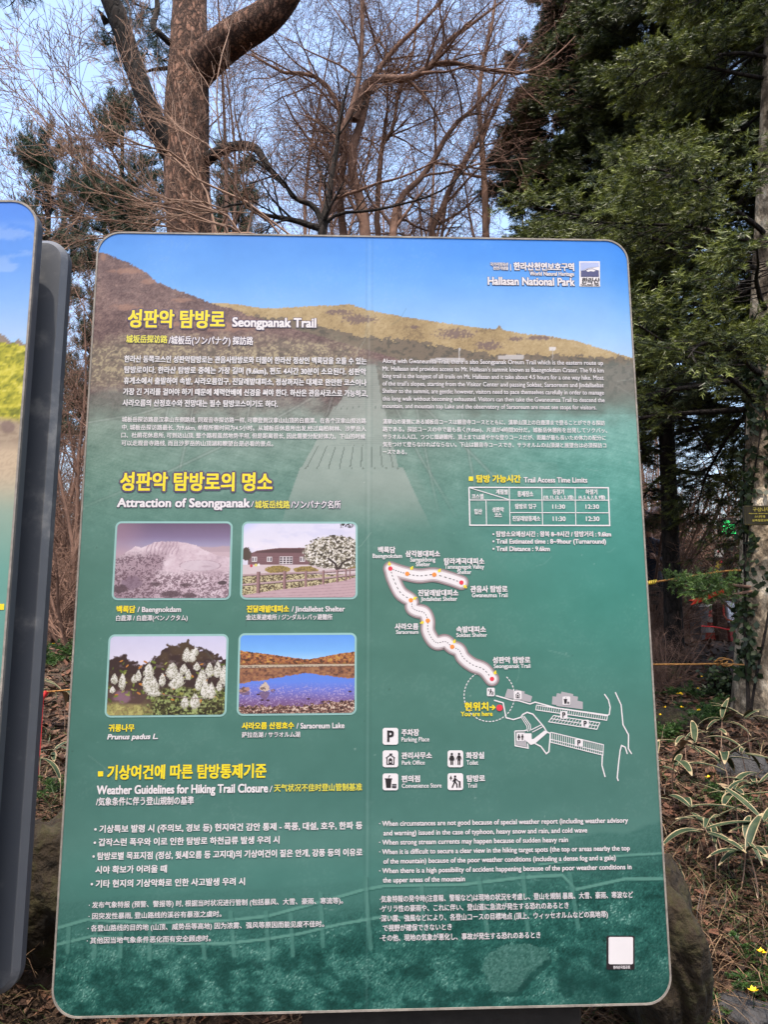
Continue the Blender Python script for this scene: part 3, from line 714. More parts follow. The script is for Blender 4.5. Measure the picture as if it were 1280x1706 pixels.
def paint_blossom(s, t):
    x = s * 100; y = t * 66
    a1 = fbm(x, y, 16, 12, 4, 41); a2 = fbm(x, y, 3.6, 3, 3, 42); a3 = fbm(x, y, 1.5, 1.4, 2, 43); a4 = fbm(x, y, .8, .8, 1, 44)
    C = ramp(t, [(0, (206, 204, 232)), (.3, (222, 216, 236)), (.6, (214, 206, 214))])
    edge = np.interp(s, [0, .05, .13, .2, .28, .36, .42, .48, .52, .6, .66, .72, .8, .9, 1], [.3, .26, .24, .33, .38, .32, .25, .12, .1, .12, .06, .13, .18, .26, .3]) + (a2 - .5) * .16
    k = ss(-.015, .02, t - edge); mixc(C, k, (66, 50, 48)); mixc(C, k * ss(.45, .65, a1) * .6, (96, 78, 56)); mixc(C, k * ss(.62, .72, a2) * .25 * (t < .4), (196, 180, 196))
    low = ss(.55, .75, t + (a1 - .5) * .2)
    mixc(C, low * ss(.62, .3, s) * .9, (92, 72, 66)); mixc(C, ss(1, .3, ((s - .13) / .1) ** 2 + ((t - .77) / .1) ** 2 + (a2 - .5)) * .8, (146, 112, 130))
    k = ss(.82, .92, t + (a1 - .5) * .1) * ss(.55, .35, s); mixc(C, k, (160, 154, 96)); mixc(C, k * ss(.5, .62, a2) * .7, (196, 188, 120)); mixc(C, k * ss(.5, .4, a3) * .4, (110, 84, 66))
    k = ss(.30, .42, s + (a2 - .5) * .2) * ss(.62, .72, t + (a1 - .5) * .16); mixc(C, k, (86, 84, 52)); mixc(C, k * ss(.5, .6, a2), (140, 152, 92)); mixc(C, k * ss(.58, .66, a3) * .6, (176, 186, 128)); mixc(C, k * ss(.46, .38, a3) * .8, (44, 38, 28))
    g = np.random.default_rng(9)
    for _ in range(85):
        cx, cy = g.uniform(0, 1), g.uniform(.3, .85); an = g.uniform(0, 3.1); l = g.uniform(.018, .04)
        dx, dy = (s - cx) * 1.5, t - cy; p = dx * math.cos(an) + dy * math.sin(an); q = -dx * math.sin(an) + dy * math.cos(an)
        mixc(C, ss(1.1, .8, (p / l) ** 2 + (q / (l * .42)) ** 2), [(112, 124, 58), (150, 150, 84), (186, 124, 62), (88, 98, 46)][g.integers(4)])
    for cx, cy, rx, ry in ((.66, .24, .042, .1), (.71, .25, .035, .09), (.735, .2, .03, .06), (.12, .57, .034, .11), (.05, .54, .035, .07), (.04, .68, .03, .05), (.34, .44, .05, .1), (.37, .62, .075, .13), (.33, .57, .045, .12), (.255, .50, .03, .08), (.22, .54, .03, .06), (.46, .55, .035, .09), (.54, .44, .06, .11), (.6, .55, .06, .10), (.57, .60, .06, .08), (.64, .42, .04, .07), (.75, .39, .035, .06), (.68, .49, .03, .08), (.80, .53, .05, .11), (.86, .43, .04, .1), (.93, .43, .04, .12), (.83, .68, .045, .13), (.88, .70, .045, .11), (.77, .61, .035, .09), (.985, .5, .04, .14), (.95, .64, .03, .07), (.66, .84, .04, .08), (.745, .83, .05, .1), (.40, .72, .06, .05)):
        re_ = rx * (.42 + .58 * np.clip((t - cy + ry) / (1.3 * ry), 0, 1)); q = ((s - cx) / re_) ** 2 + ((t - cy) / ry) ** 2; k = ss(1.05, .72, q + (a4 - .5) * .8)
        mixc(C, k, (230, 226, 220)); mixc(C, k * ss(-.5, 1.2, (s - cx) / rx + (t - cy) / ry) * .35, (172, 168, 150)); mixc(C, k * ss(.48, .36, a4) * .55, (120, 118, 92)); mixc(C, k * ss(.5, 1, q) * .25, (176, 170, 154))
    mixc(C, (segdist(s, t, [(.74, .14), (.82, .18), (.88, .3), (.93, .4)]) < .006) * .8, (84, 78, 70)); mixc(C, (segdist(s, t, [(.45, .74), (.62, .78), (.8, .8)]) < .006) * .8, (130, 110, 108))
    return C
def paint_lake(s, t):
    x = s * 100; y = t * 70
    a1 = fbm(x, y, 14, 8, 4, 51); a2 = fbm(x, y, 2.3, 1.7, 3, 52); a3 = fbm(x, y, .95, .8, 2, 53)
    C = ramp(t, [(0, (104, 160, 240)), (.2, (126, 184, 246)), (.31, (160, 206, 250))])
    hl = np.interp(s, [0, .1, .25, .4, .5, .58, .64, .75, .87, 1], [.195, .22, .245, .28, .30, .315, .305, .275, .24, .22]) + (a3 - .5) * .018
    trees = ramp(np.clip(.5 + (a2 - .5) * 1.6 + (a3 - .5) * .7, 0, 1), [(0, (74, 54, 40)), (.4, (140, 88, 66)), (.65, (178, 112, 72)), (1, (204, 160, 84))])
    C = np.where(((t > hl) & (t < .40))[..., None], trees, C); mixc(C, (t > hl) * (t < .40) * ss(.34, .39, t) * ss(.45, .6, a2) * .6, (70, 62, 44))
    mixc(C, (t > .385 - s * .01) * (t < .43 - s * .025), (196, 178, 156)); mixc(C, (t > .395) * (t < .43 - s * .025) * ss(.5, .6, a3) * .7, (110, 96, 88))
    wat = ramp(t, [(.4, (96, 140, 226)), (.6, (104, 138, 232)), (.72, (116, 122, 206)), (.85, (126, 98, 150)), (1, (116, 80, 96))])
    wy = .42 - s * .02; k = t > wy; C = np.where(k[..., None], wat, C)
    rl = wy + (wy - hl) * .98 * .92 + (a2 - .5) * .03; rr = ramp(np.clip(.5 + (a2 - .5) * 1.4, 0, 1), [(0, (92, 62, 52)), (.5, (158, 104, 78)), (1, (186, 138, 92))])
    k2 = k & (t < rl); C = np.where(k2[..., None], rr * .9 + 10, C); mixc(C, k2 * ss(.02, 0, t - wy) * .5, (96, 74, 66))
    mixc(C, k * (t > .6) * ss(.60, .70, a3) * ss(.58, .72, t) * .7, (196, 176, 214))
    sh = t > .90 + (a2 - .5) * .1 - ss(.45, 1, s) * .06
    g = ramp(np.clip(.5 + (a3 - .5) * 2 + (a2 - .5), 0, 1), [(0, (58, 40, 40)), (.5, (128, 92, 84)), (.8, (172, 136, 118)), (1, (226, 206, 190))]); C = np.where(sh[..., None], g, C)
    for P, c in (([(.17, .70), (.185, .64), (.225, .595), (.255, .65), (.265, .70), (.22, .72)], (206, 186, 172)), ([(0, .69), (.03, .665), (.085, .665), (.095, .70), (.05, .74), (0, .73)], (176, 138, 128)), ([(.265, .705), (.30, .69), (.31, .705), (.28, .715)], (150, 120, 112))):
        k = inpoly(s + (a3 - .5) * .02, t + (a3 - .5) * .02, P); k3 = inpoly(s, 1.43 - t, P) ; mixc(C, k3 * .6, (120, 88, 100)); mixc(C, k, c); mixc(C, k * ss(.5, .4, a2) * .8, (96, 74, 72))
    for cx, cy in ((.165, .76), (.2, .83), (.25, .835), (.96, .73), (.6, .82), (.72, .86)): mixc(C, ss(1.2, .5, ((s - cx) / .016) ** 2 + ((t - cy) / .012) ** 2), (70, 48, 60))
    return C
picture('framed_photograph', 'printed photo of a snowy volcanic crater', 192.5, 868.5, 388, 1000, paint_crater)
picture('framed_photograph', 'printed photo of a brown shelter behind a white flowering tree', 405, 869, 596, 999, paint_shelter)
picture('framed_photograph', 'printed photo of white bird cherry blossom', 181, 1057, 381, 1195.5, paint_blossom)
picture('framed_photograph', 'printed photo of a blue crater lake', 399.5, 1055, 594.5, 1192.5, paint_lake)
block('photo_captions', [
    ln('백록담', 194, 225.5, 1009.4, 1021.2, color='yellow', bold=.9, out=.7, oc='shade_ink'), ln('/ Baengnokdam', 229, 301.6, 1011.5, 1019.6, 'l', bold=.5, out=.5, oc='shade_ink'),
    ln('白鹿潭 / 白鹿潭(ベンノクタム)', 193.5, 312.6, 1025, 1034.6, bold=.3, out=.5, oc='shade_ink'),
    ln('진달래밭대피소', 411, 482, 1008.8, 1020.4, color='yellow', bold=.9, out=.7, oc='shade_ink'), ln('/ Jindallebat Shelter', 486, 574.7, 1010.6, 1018.8, 'l', bold=.5, out=.5, oc='shade_ink'),
    ln('金达莱避难所 / ジンダルレバッ避難所', 410, 554, 1023.8, 1033.2, bold=.3, out=.5, oc='shade_ink'),
    ln('귀룽나무', 180.5, 224, 1206.8, 1219, color='yellow', bold=.9, out=.7, oc='shade_ink'), ln('Prunus padus L.', 178.6, 263, 1223.6, 1231.6, 'l', bold=.8, out=.5, oc='shade_ink', slant=.22),
    ln('사라오름 산정호수', 403, 490, 1203.6, 1215, color='yellow', bold=.9, out=.7, oc='shade_ink'), ln('/ Saraoreum Lake', 494, 574, 1205, 1213.6, 'l', bold=.5, out=.5, oc='shade_ink'),
    ln('萨拉岳湖 / サラオルム湖', 403, 500, 1219.6, 1229, bold=.3, out=.5, oc='shade_ink')])

# ---- flat printed shapes: polygons and strokes
def poly(acc, pts, ink_, d, conv=S, fn=face):
    p = np.array(pts, float); u, v = conv(p[:, 0], p[:, 1]); i = acc.n
    acc.add(fn(u, v, d), np.array([np.arange(len(p))[::-1]]), MI[ink_])
def stroke(acc, pts, wpx, ink_, d, closed=False, conv=S, fn=face):
    p = np.array(pts, float)
    if closed: p = np.vstack([p, p[:1]])
    u, v = conv(p[:, 0], p[:, 1]); q = np.c_[u, v]; wm = wpx * W / 960 / 2
    t = norm(np.diff(q, axis=0)); nn = np.c_[-t[:, 1], t[:, 0]]
    k = np.vstack([nn[:1], norm(nn[:-1] + nn[1:]), nn[-1:]]) if len(nn) > 1 else np.vstack([nn, nn])
    cosn = np.r_[1, np.clip((k[1:-1] * nn[1:]).sum(1), .5, 1), 1][:, None]
    a_, b_ = q + k * wm / cosn, q - k * wm / cosn
    n = len(q); i = np.arange(n - 1)
    acc.add(np.concatenate([fn(a_[:, 0], a_[:, 1], d), fn(b_[:, 0], b_[:, 1], d)]), np.c_[i, n + i, n + i + 1, i + 1], MI[ink_])
def disc(acc, x, y, r, ink_, d, n=20, **k):
    th = np.arange(n) * 2 * np.pi / n
    poly(acc, np.c_[x + r * np.cos(th), y + r * np.sin(th)], ink_, d, **k)
def sq(acc, x0, y0, x1, y1, r, ink_, d):
    poly(acc, rrect(x0, y0, x1, y1, r, 5)[::-1], ink_, d)

block('guideline_heading', [
    ln('기상여건에 따른 탐방통제기준', 178.6, 444, 1275, 1299, color='yellow', bold=1.5, out=.8, oc='shade_ink'),
    ln('Weather Guidelines for Hiking Trail Closure', 161, 446.6, 1309.6, 1323, 'l', bold=1.1, out=.6, oc='shade_ink'),
    ln('/', 449, 454, 1307, 1321, out=.5, oc='shade_ink'), ln('天气状况不佳时登山管制基准', 456.7, 603.6, 1306.6, 1319, color='yellow_cool', bold=.5, out=.5, oc='shade_ink'),
    ln('/気象条件に伴う登山規制の基準', 160, 323, 1328.6, 1342.4, bold=.5, out=.5, oc='shade_ink')])
for P in ([(163, 1285), (163, 1293.5), (171.6, 1293.3), (171.6, 1284.8)], [(781.5, 794), (781.5, 801.2), (788.6, 801.2), (788.6, 794)]):
    a = Acc(); poly(a, P, 'yellow', .0008); a.build('bullet_square', INKM, panel, smooth=False)
block('korean_guidelines', [ln(t, x0, x1, y, y + 12.8, bold=.75, out=.5, oc='shade_ink') for t, x0, x1, y in (
    ('• 기상특보 발령 시 (주의보, 경보 등) 현지여건 감안 통제 - 폭풍, 대설, 호우, 한파 등', 157, 604, 1374.8), ('• 갑작스런 폭우와 이로 인한 탐방로 하천급류 발생 우려 시', 156, 465.6, 1397),
    ('• 탐방로별 목표지점 (정상, 윗세오름 등 고지대)의 기상여건이 짙은 안개, 강풍 등의 이유로', 154, 604, 1420), ('시야 확보가 어려울 때', 159, 278, 1442.6), ('• 기타 현지의 기상악화로 인한 사고발생 우려 시', 151, 408, 1466))])
block('chinese_guidelines', [ln(t, x0, x1, y, y + 10.6, bold=.3, out=.4, oc='shade_ink') for t, x0, x1, y in (
    ('· 发布气象特报 (预警、警报等) 时, 根据当时状况进行管制 (包括暴风、大雪、豪雨、寒流等)。', 148, 571.5, 1502.4), ('· 因突发性暴雨, 登山路线的溪谷有暴涨之虞时。', 147.5, 369, 1521),
    ('· 各登山路线的目的地 (山顶、威势岳等高地) 因为浓雾、强风等原因而能见度不佳时。', 146, 540, 1541), ('· 其他因当地气象条件恶化而有安全顾虑时。', 144.5, 351, 1561.6))])
block('english_guidelines', [ln(t, x0, x1, y - 7.8, y, 'l', bold=.45, out=.5, oc='shade_ink') for t, x0, x1, y in (
    ('· When circumstances are not good because of special weather report (including weather advisory', 632, 1047, 1376), ('and warning) issued in the case of typhoon, heavy snow and rain, and cold wave', 639, 979, 1391.6),
    ('· When strong stream currents may happen because of sudden heavy rain', 632, 947, 1407.2), ('· When it is difficult to secure a clear view in the hiking target spots (the top or areas nearby the top', 632, 1050, 1423),
    ('of the mountain) because of the poor weather conditions (including a dense fog and a gale)', 639, 1026.5, 1438.6), ('· When there is a high possibility of accident happening because of the poor weather conditions in', 632, 1053, 1454.6), ('the upper areas of the mountain', 638, 775, 1470))])
block('japanese_guidelines', [ln(t, x0, x1, y, y + 11.2, bold=.3, out=.4, oc='shade_ink') for t, x0, x1, y in (
    ('·気象特報の発令時(注意報、警報など)は現地の状況を考慮し、登山を規制 暴風、大雪、豪雨、寒波など', 633, 1055.6, 1492.2), ('·ゲリラ性の豪雨や、これに伴い、登山道に急流が発生する恐れのあるとき', 633, 948, 1508.2),
    ('·深い霧、強風などにより、各登山コースの目標地点 (頂上、ウィッセオルムなどの高地帯)', 633, 1013.5, 1524.4), ('で視野が確保できないとき', 638, 753, 1540.4), ('·その他、現地の気象が悪化し、事故が発生する恐れのあるとき', 633, 901, 1557))])

# ---- time table
a = Acc()
stroke(a, [(781.7, 812), (1014, 812.6), (1016.4, 875.6), (783.2, 875)], 2.2, 'white', .0008, True)
for P in ([(782, 833), (1014.6, 833.4)], [(849.6, 854), (1015.4, 854.4)], [(810, 833), (811, 875)], [(848.8, 812), (850.2, 875)], [(903, 812), (904.6, 875)], [(958.6, 812), (960, 875)], [(782, 812.4), (849, 832.6)]):
    stroke(a, P, 1.4, 'white', .0009)
for l in (ln('계절별', 826.5, 846.5, 815.4, 824), ln('코스별', 786, 806, 823, 831.4), ln('통제장소', 862.5, 889, 818.4, 827.8), ln('동절기', 921, 940, 815.4, 824), ln('(10. 11. 12. 1. 2. 3월)', 905.6, 956, 825, 832), ln('하절기', 976, 995.6, 815.4, 824), ln('(4. 5. 6. 7. 8. 9월)', 964.5, 1008.7, 825, 832), ln('입산', 790.5, 803.6, 848, 857), ln('성판악', 820.5, 840, 845, 853.4), ln('코스', 824, 836.6, 854, 862.4), ln('탐방로 입구', 858.7, 894, 839.4, 848), ln('진달래밭통제소', 854, 900.7, 859.6, 868.4),
          ln('11:30', 920.6, 942, 841, 847.6, 'l'), ln('12:30', 976, 998.6, 841, 847.6, 'l'), ln('11:30', 921.4, 942.8, 861, 868, 'l'), ln('12:30', 976.6, 999.2, 861, 868, 'l')):
    T(a, *l[0], **dict(l[1], bold=.5))
a.build('time_table', INKM, panel, smooth=False)
block('time_lettering', [ln('탐방 가능시간', 794, 868, 791.4, 804, color='yellow', bold=.9, out=.5, oc='shade_ink'), ln('Trail Access Time Limits', 873, 979, 795.6, 803.8, 'l', bold=.5, out=.5, oc='shade_ink'),
    ln('• 탐방소요예상시간 : 왕복 8~9시간 / 탐방거리 : 9.6km', 821, 1018.5, 885, 894.6, bold=.6, out=.5, oc='shade_ink'), ln('• Trail Estimated time : 8~9hour (Turnaround)', 821, 1010, 898.6, 905.6, 'l', bold=.6, out=.5, oc='shade_ink'), ln('• Trail Distance : 9.6km', 821, 916.5, 911, 918, 'l', bold=.6, out=.5, oc='shade_ink')])

# ---- trail map
p1 = resample([(650.6, 947.4), (664, 952), (678.7, 956), (699, 959.5), (723.7, 957.5), (750, 964), (769, 970.6)], 40)
p2 = resample([(650.6, 947.4), (656, 965), (667.5, 987.5), (684.7, 1000), (687, 1012), (694, 1017), (707, 1021), (713, 1034), (713, 1049.5), (720, 1064), (729, 1071), (742.5, 1069), (753.7, 1077.5), (765, 1083), (772.5, 1096), (787.5, 1107.5), (806, 1115), (820, 1131)], 110)
a = Acc(); dd = .0007
for wd, inkn, ex in ((25, 'mauve1', 0), (20, 'mauve2', 0), (15, 'white', 0)):
    for P in (p1, p2):
        stroke(a, P, wd, inkn, dd); dd += 3e-5
        for e in (P[0], P[-1]): disc(a, e[0], e[1], wd / 2 * 1.0, inkn, dd); dd += 3e-5
for P, st in ((p1, 2), (p2, 2)):
    for i in range(0, len(P) - 1, st): stroke(a, P[i:i + 2], 1.3, 'dark_ink', .0012)
for x, y, c in ((650.6, 947.4, 'red_ink'), (769, 970.6, 'red_ink'), (820, 1131, 'red_ink'), (678.7, 956, 'orange_ink'), (723.7, 957.5, 'orange_ink'), (684.7, 1000, 'orange_ink'), (713, 1034, 'orange_ink'), (753.7, 1077.5, 'orange_ink')):
    disc(a, x, y, 3.7, c, .0014)
for x, y, dx, dy in ((649, 940, .1, 1), (686, 947, -.6, 1), (732, 951, -.7, .9), (775, 977, -1, -.9), (691, 997, -1, .6), (704, 1037, 1, -.4), (757, 1069, -.5, 1), (825, 1121, -.4, 1)):
    l = math.hypot(dx, dy); dx, dy = dx / l, dy / l; nx, ny = -dy, dx
    poly(a, [(x + dx * 3.4, y + dy * 3.4), (x + nx * 3.6 - dx * 1.2, y + ny * 3.6 - dy * 1.2), (x + nx * 1.1 - dx * .8, y + ny * 1.1 - dy * .8), (x + nx * 1.1 - dx * 4, y + ny * 1.1 - dy * 4), (x - nx * 1.1 - dx * 4, y - ny * 1.1 - dy * 4), (x - nx * 1.1 - dx * .8, y - ny * 1.1 - dy * .8), (x - nx * 3.6 - dx * 1.2, y - ny * 3.6 - dy * 1.2)], 'yellow', .0014)
for k in range(46):
    t = 2 * math.pi * k / 46
    if 4.75 < t < 5.35: continue
    stroke(a, [(815.6 + 42 * math.cos(t + e), 1159 + 43 * math.sin(t + e)) for e in (0, .045, .085)], 1.5, 'white', .00075)
for l in (('백록담', 630, 659, 911, 921.6, .8), ('삼각봉대피소', 675.7, 733.5, 917.4, 928, .8), ('탐라계곡대피소', 740, 807.4, 929.8, 940.4, .8), ('관음사 탐방로', 784, 846, 976, 987, .8), ('진달래밭대피소', 696.7, 764, 982.6, 993.2, .8), ('사라오름', 658, 697.5, 1038.6, 1049.2, .8), ('속밭대피소', 760.5, 810, 1043.4, 1054, .8), ('성판악 탐방로', 821, 884, 1094.4, 1105.2, .8)):
    T(a, *l[:5], bold=l[5], out=.6, oc='shade_ink')
for l in (('Baengnokdam', 621, 670, 923, 929.6), ('Samgakbong', 683.6, 725.6, 929, 935.6), ('Shelter', 693, 717, 937, 943.4), ('Tamnagyegok Valley', 741, 807, 941, 947.6), ('Shelter', 762, 785.6, 950, 956.4), ('Gwaneumsa Trail', 786.7, 846, 988.4, 995), ('Jindallebat Shelter', 701, 762, 994.6, 1001.2), ('Saraoreum', 660, 697.5, 1050, 1056), ('Sokbat Shelter', 760.5, 812, 1055, 1061.2), ('Seongpanak Trail', 823, 884, 1106.6, 1113)):
    T(a, *l, 'l', bold=.35)
T(a, '현위치', 774, 814, 1170, 1184.4, color='yellow', bold=1.1, out=.7, oc='purple'); T(a, 'You are here', 768, 821, 1186, 1193, 'l', color='yellow', bold=.5)
stroke(a, [(816, 1178), (824, 1178.4)], 2, 'yellow', .0012); stroke(a, [(820.5, 1174.4), (824.8, 1178.4), (820.2, 1182.4)], 2, 'yellow', .0013); disc(a, 832.6, 1179, 5.4, 'red_ink', .0012)
a.build('trail_map', INKM, panel, smooth=False)

# ---- car park plan
a = Acc(); k8 = lambda P: [(760 + x * .2422, 1120 + y * .2422) for x, y in P]
poly(a, k8([(355, 113), (400, 122), (403, 140), (412, 118), (475, 133), (470, 145), (525, 165), (515, 207), (335, 172)]), 'grey_ink', .0007)
poly(a, k8([(665, 165), (690, 168), (695, 143), (722, 148), (727, 133), (808, 150), (806, 162), (840, 168), (837, 195), (873, 203), (873, 255), (800, 245), (690, 232), (692, 225), (660, 220)]), 'grey_ink', .0007)
poly(a, k8([(415, 412), (475, 412), (490, 514), (415, 500)]), 'grey_ink', .0007)
poly(a, k8([(470, 420), (520, 420), (522, 460), (535, 458), (610, 400), (630, 415), (545, 490), (515, 500), (470, 460)]), 'white', .00075)
for P, wd in (([(275, 160), (385, 192), (430, 195), (510, 218), (545, 205), (690, 245), (1045, 295), (1055, 290), (1062, 240), (1050, 190), (1022, 150)], 2), ([(262, 192), (325, 210), (345, 312), (395, 325), (445, 310), (460, 290), (490, 275), (530, 288), (605, 375), (625, 410), (650, 420), (640, 545), (622, 560), (585, 510), (545, 490)], 2),
              ([(448, 305), (488, 370), (495, 410)], 1.2), ([(458, 302), (500, 365), (507, 405)], 1.2), ([(468, 300), (512, 362), (516, 400)], 1.2), ([(405, 404), (472, 402), (495, 395)], 1.8), ([(405, 404), (408, 505), (497, 522), (494, 490)], 1.8), ([(518, 396), (590, 360)], 1.4), ([(525, 412), (600, 373)], 1.4),
              ([(1008, 570), (1005, 640), (1027, 720)], 2), ([(1097, 137), (1137, 225), (1150, 360), (1188, 430), (1187, 525), (1210, 562)], 2), ([(1180, 562), (1165, 515), (1140, 503), (1130, 540), (1120, 620), (1110, 725), (1118, 748)], 2)):
    stroke(a, k8(P), wd, 'white', .0008)
def strip(Q, n, mid=None):
    A, B, Cc, D = [np.array(q, float) for q in Q]
    stroke(a, k8([A, B, Cc, D]), 1.4, 'white', .00085, True)
    for i in range(1, n):
        t = i / n; stroke(a, k8([A + (B - A) * t, D + (Cc - D) * t]), .9, 'white', .0009)
    if mid: stroke(a, k8([A + (D - A) * mid, B + (Cc - B) * mid]), 1.2, 'white', .00088)
strip([(555, 225), (1043, 300), (1038, 330), (550, 258)], 32); strip([(672, 297), (990, 347), (970, 392), (638, 340)], 16, .5); strip([(652, 412), (1015, 498), (1012, 570), (650, 480)], 26, .7)
for x, y in ((742, 293), (889, 352), (846, 484)):
    X0, Y0 = k8([(x, y)])[0]; sq(a, X0 - 6.2, Y0 - 6.2, X0 + 6.2, Y0 + 6.2, 1.6, 'white', .0012); T(a, 'P', X0 - 2.6, X0 + 2.8, Y0 - 4, Y0 + 4, 'l', 'dark_ink', bold=.8, d0=.0012)
a.build('car_park_plan', INKM, panel, smooth=False)

# ---- pictograms and their key
def picto(a, kind, cx, cy, s):
    sq(a, cx - 13 * s, cy - 14 * s, cx + 13 * s, cy + 14 * s, 4 * s, 'white', .0012)
    c = lambda P: [(cx + x * s, cy + y * s) for x, y in P]; D = 'dark_ink'; d = .0015
    if kind == 'P': T(a, 'P', cx - 5.4 * s, cx + 5.8 * s, cy - 8.5 * s, cy + 8.5 * s, 'l', 'dark_ink', bold=1.6 * s, d0=.0012)
    if kind == 'office':
        stroke(a, c([(-7.5, -1), (0, -6.5), (7.5, -1)]), 1.7 * s, D, d); stroke(a, c([(-5.8, -1), (-5.8, 9), (5.8, 9), (5.8, -1)]), 1.7 * s, D, d)
        poly(a, c([(-3, 9), (3, 9), (3, 1), (0, -2), (-3, 1)]), D, d); poly(a, c([(-1.6, -6), (-1.6, -9), (3.2, -9), (3.2, -6.8), (0, -6.8)][::-1]), D, d); disc(a, 0 * s + cx, cy + 5 * s, 1.2 * s, 'white', d + 1e-4)
    if kind == 'store':
        poly(a, c([(-8.5, -4), (2, -4), (.6, 10), (-7, 10)][::-1]), D, d); stroke(a, c([(-9.4, -5), (3, -5)]), 1.8 * s, D, d); stroke(a, c([(-3.4, -5), (-2.4, -10), (0, -10.4)]), 1.1 * s, D, d)
        for y in (4.4, 7, 9.4): stroke(a, c([(2.6, y), (10, y)]), 1.7 * s, D, d)
    if kind == 'toilet':
        stroke(a, c([(0, -9), (0, 10)]), .5 * s, 'grey_ink', d)
        for x in (-6, 6):
            disc(a, cx + x * s, cy - 8 * s, 2.1 * s, D, d, 12)
            poly(a, c([(x - 2, -5.6), (x + 2, -5.6), (x + (4 if x < 0 else 2.6), 3), (x - (4 if x < 0 else 2.6), 3)][::-1]), D, d)
            for e in (-1.3, 1.3): stroke(a, c([(x + e, 2.8), (x + e, 10)]), 2 * s, D, d + 2e-5)
            stroke(a, c([(x - 2, -5), (x - 4.2, 1)]), 1.3 * s, D, d + 4e-5); stroke(a, c([(x + 2, -5), (x + 4.2, 1)]), 1.3 * s, D, d + 4e-5)
    if kind == 'trail':
        disc(a, cx - .5 * s, cy - 8.6 * s, 2 * s, D, d, 12)
        stroke(a, c([(-.5, -6), (-1, 1)]), 4 * s, D, d); stroke(a, c([(-1, 0), (-5.5, 10)]), 2.2 * s, D, d + 2e-5); stroke(a, c([(-.6, 0), (2.4, 4.6), (2.8, 10)]), 2.2 * s, D, d + 4e-5); stroke(a, c([(.6, -5), (4.4, -1), (6, 0)]), 1.5 * s, D, d + 6e-5); stroke(a, c([(-1, -5), (-4.6, 0)]), 1.5 * s, D, d + 6e-5)
        disc(a, cx + 7.2 * s, cy + .6 * s, 1.7 * s, D, d, 10); stroke(a, c([(7.2, 2), (7.2, 6)]), 3 * s, D, d + 8e-5); stroke(a, c([(6.4, 5.6), (6.2, 10)]), 1.4 * s, D, d); stroke(a, c([(8, 5.6), (8.4, 10)]), 1.4 * s, D, d)
        poly(a, c([(-10, -4.6), (-7.6, -11), (-5, -4.6)][::-1]), D, d); stroke(a, c([(-7.6, -5), (-7.6, -2)]), 1 * s, D, d + 2e-5)
for kind, x, y, s in (('P', 650.7, 1226.5, 1), ('office', 650.7, 1264, 1), ('store', 650.7, 1302.4, 1), ('toilet', 759, 1264, 1), ('trail', 759, 1302, 1)):
    a = Acc(); picto(a, kind, x, y, s); a.build('pictogram', INKM, panel, smooth=False)
for kind, (x, y) in (('store', (760, 195)), ('office', (425, 157)), ('toilet', (445, 445)), ('trail', (240, 135))):
    a = Acc(); X0, Y0 = k8([(x, y)])[0]; picto(a, kind, X0, Y0, .5); a.build('pictogram', INKM, panel, smooth=False)
for ko_, en_ in ((('주차장', 669, 698.6, 1214.8, 1226.2), ('Parking Place', 669, 715.5, 1228.4, 1235.4)), (('관리사무소', 669, 720, 1253.4, 1264.4), ('Park Office', 669.7, 708, 1267.4, 1274)), (('편의점', 669, 700, 1292, 1303.2), ('Convenience Store', 669.7, 736, 1305.8, 1312.6)), (('화장실', 776.6, 807, 1253, 1264.2), ('Toilet', 777.7, 797, 1267, 1274)), (('탐방로', 778, 808.5, 1291.4, 1302.4), ('Trail', 779, 794.6, 1305.4, 1312.2))):
    block('key_lettering', [ln(*ko_, bold=.8, out=.6, oc='shade_ink'), ln(*en_, 'l', bold=.3)])
# ---- park emblem
a = Acc(); x0, y0, x1, y1 = 965.4, 435.6, 1000, 477.4
poly(a, [(x0, y0), (x0 + .3, y1), (x1 + .4, y1 + .2), (x1, y0)], 'white', .0007); poly(a, [(967.4, 437.6), (967.6, 452), (972, 450.6), (980, 447), (998.4, 444.6), (998, 437.6)], 'lilac_ink', .0010)
poly(a, [(968.2, 451.6), (968.4, 461.4), (998.4, 461.4), (998.2, 451), (992, 449.6), (988, 447.8), (980, 448.2), (974, 451)], 'navy_ink', .0011)
poly(a, [(977, 451.6), (980, 453.4), (985, 452), (989, 453), (993, 451.4), (989, 448.9), (981, 449)], 'white', .0012)
T(a, '한라산', 968.6, 998.4, 463, 472.6, color='dark_ink', bold=.6, d0=.0008, slant=.25); T(a, 'HALLASAN 1950', 968.4, 998.4, 473.6, 476, 'l', 'dark_ink', bold=.3, d0=.0008)
a.build('park_emblem', INKM, panel, smooth=False)
# ---- sticker
a = Acc(); sq(a, 1011, 1558.6, 1058, 1615, 3, 'dark_ink', .0008); sq(a, 1014.4, 1560.6, 1055.2, 1606, 2.5, 'white', .0012); T(a, '한라산국립공원', 1022, 1050, 1608.6, 1614, bold=.3, d0=.0008)
a.build('sticker', INKM, panel, smooth=False)

# ---- black steel foot
u0, v0 = S(502, 1680); u1, _ = S(975, 1680)
a = Acc(); zb = hterr(SC[0], 1.6) - .1
o = rrect(u0, zb - SC[2], u1, -H / 2 + .04, .004, 3); slab(a, o, -0.15, -0.0226, face, 0, .004)
foot = a.build('post', M['black_steel'], sign, smooth=False)
a = Acc()
o = rrect(u0 - .06, zb - .02 - SC[2], u1 + .06, zb + .14 - SC[2], .004, 3); slab(a, o, -0.22, 0.03, face, 0, .004); a.build('base_plate', M['black_steel'], foot, smooth=False)

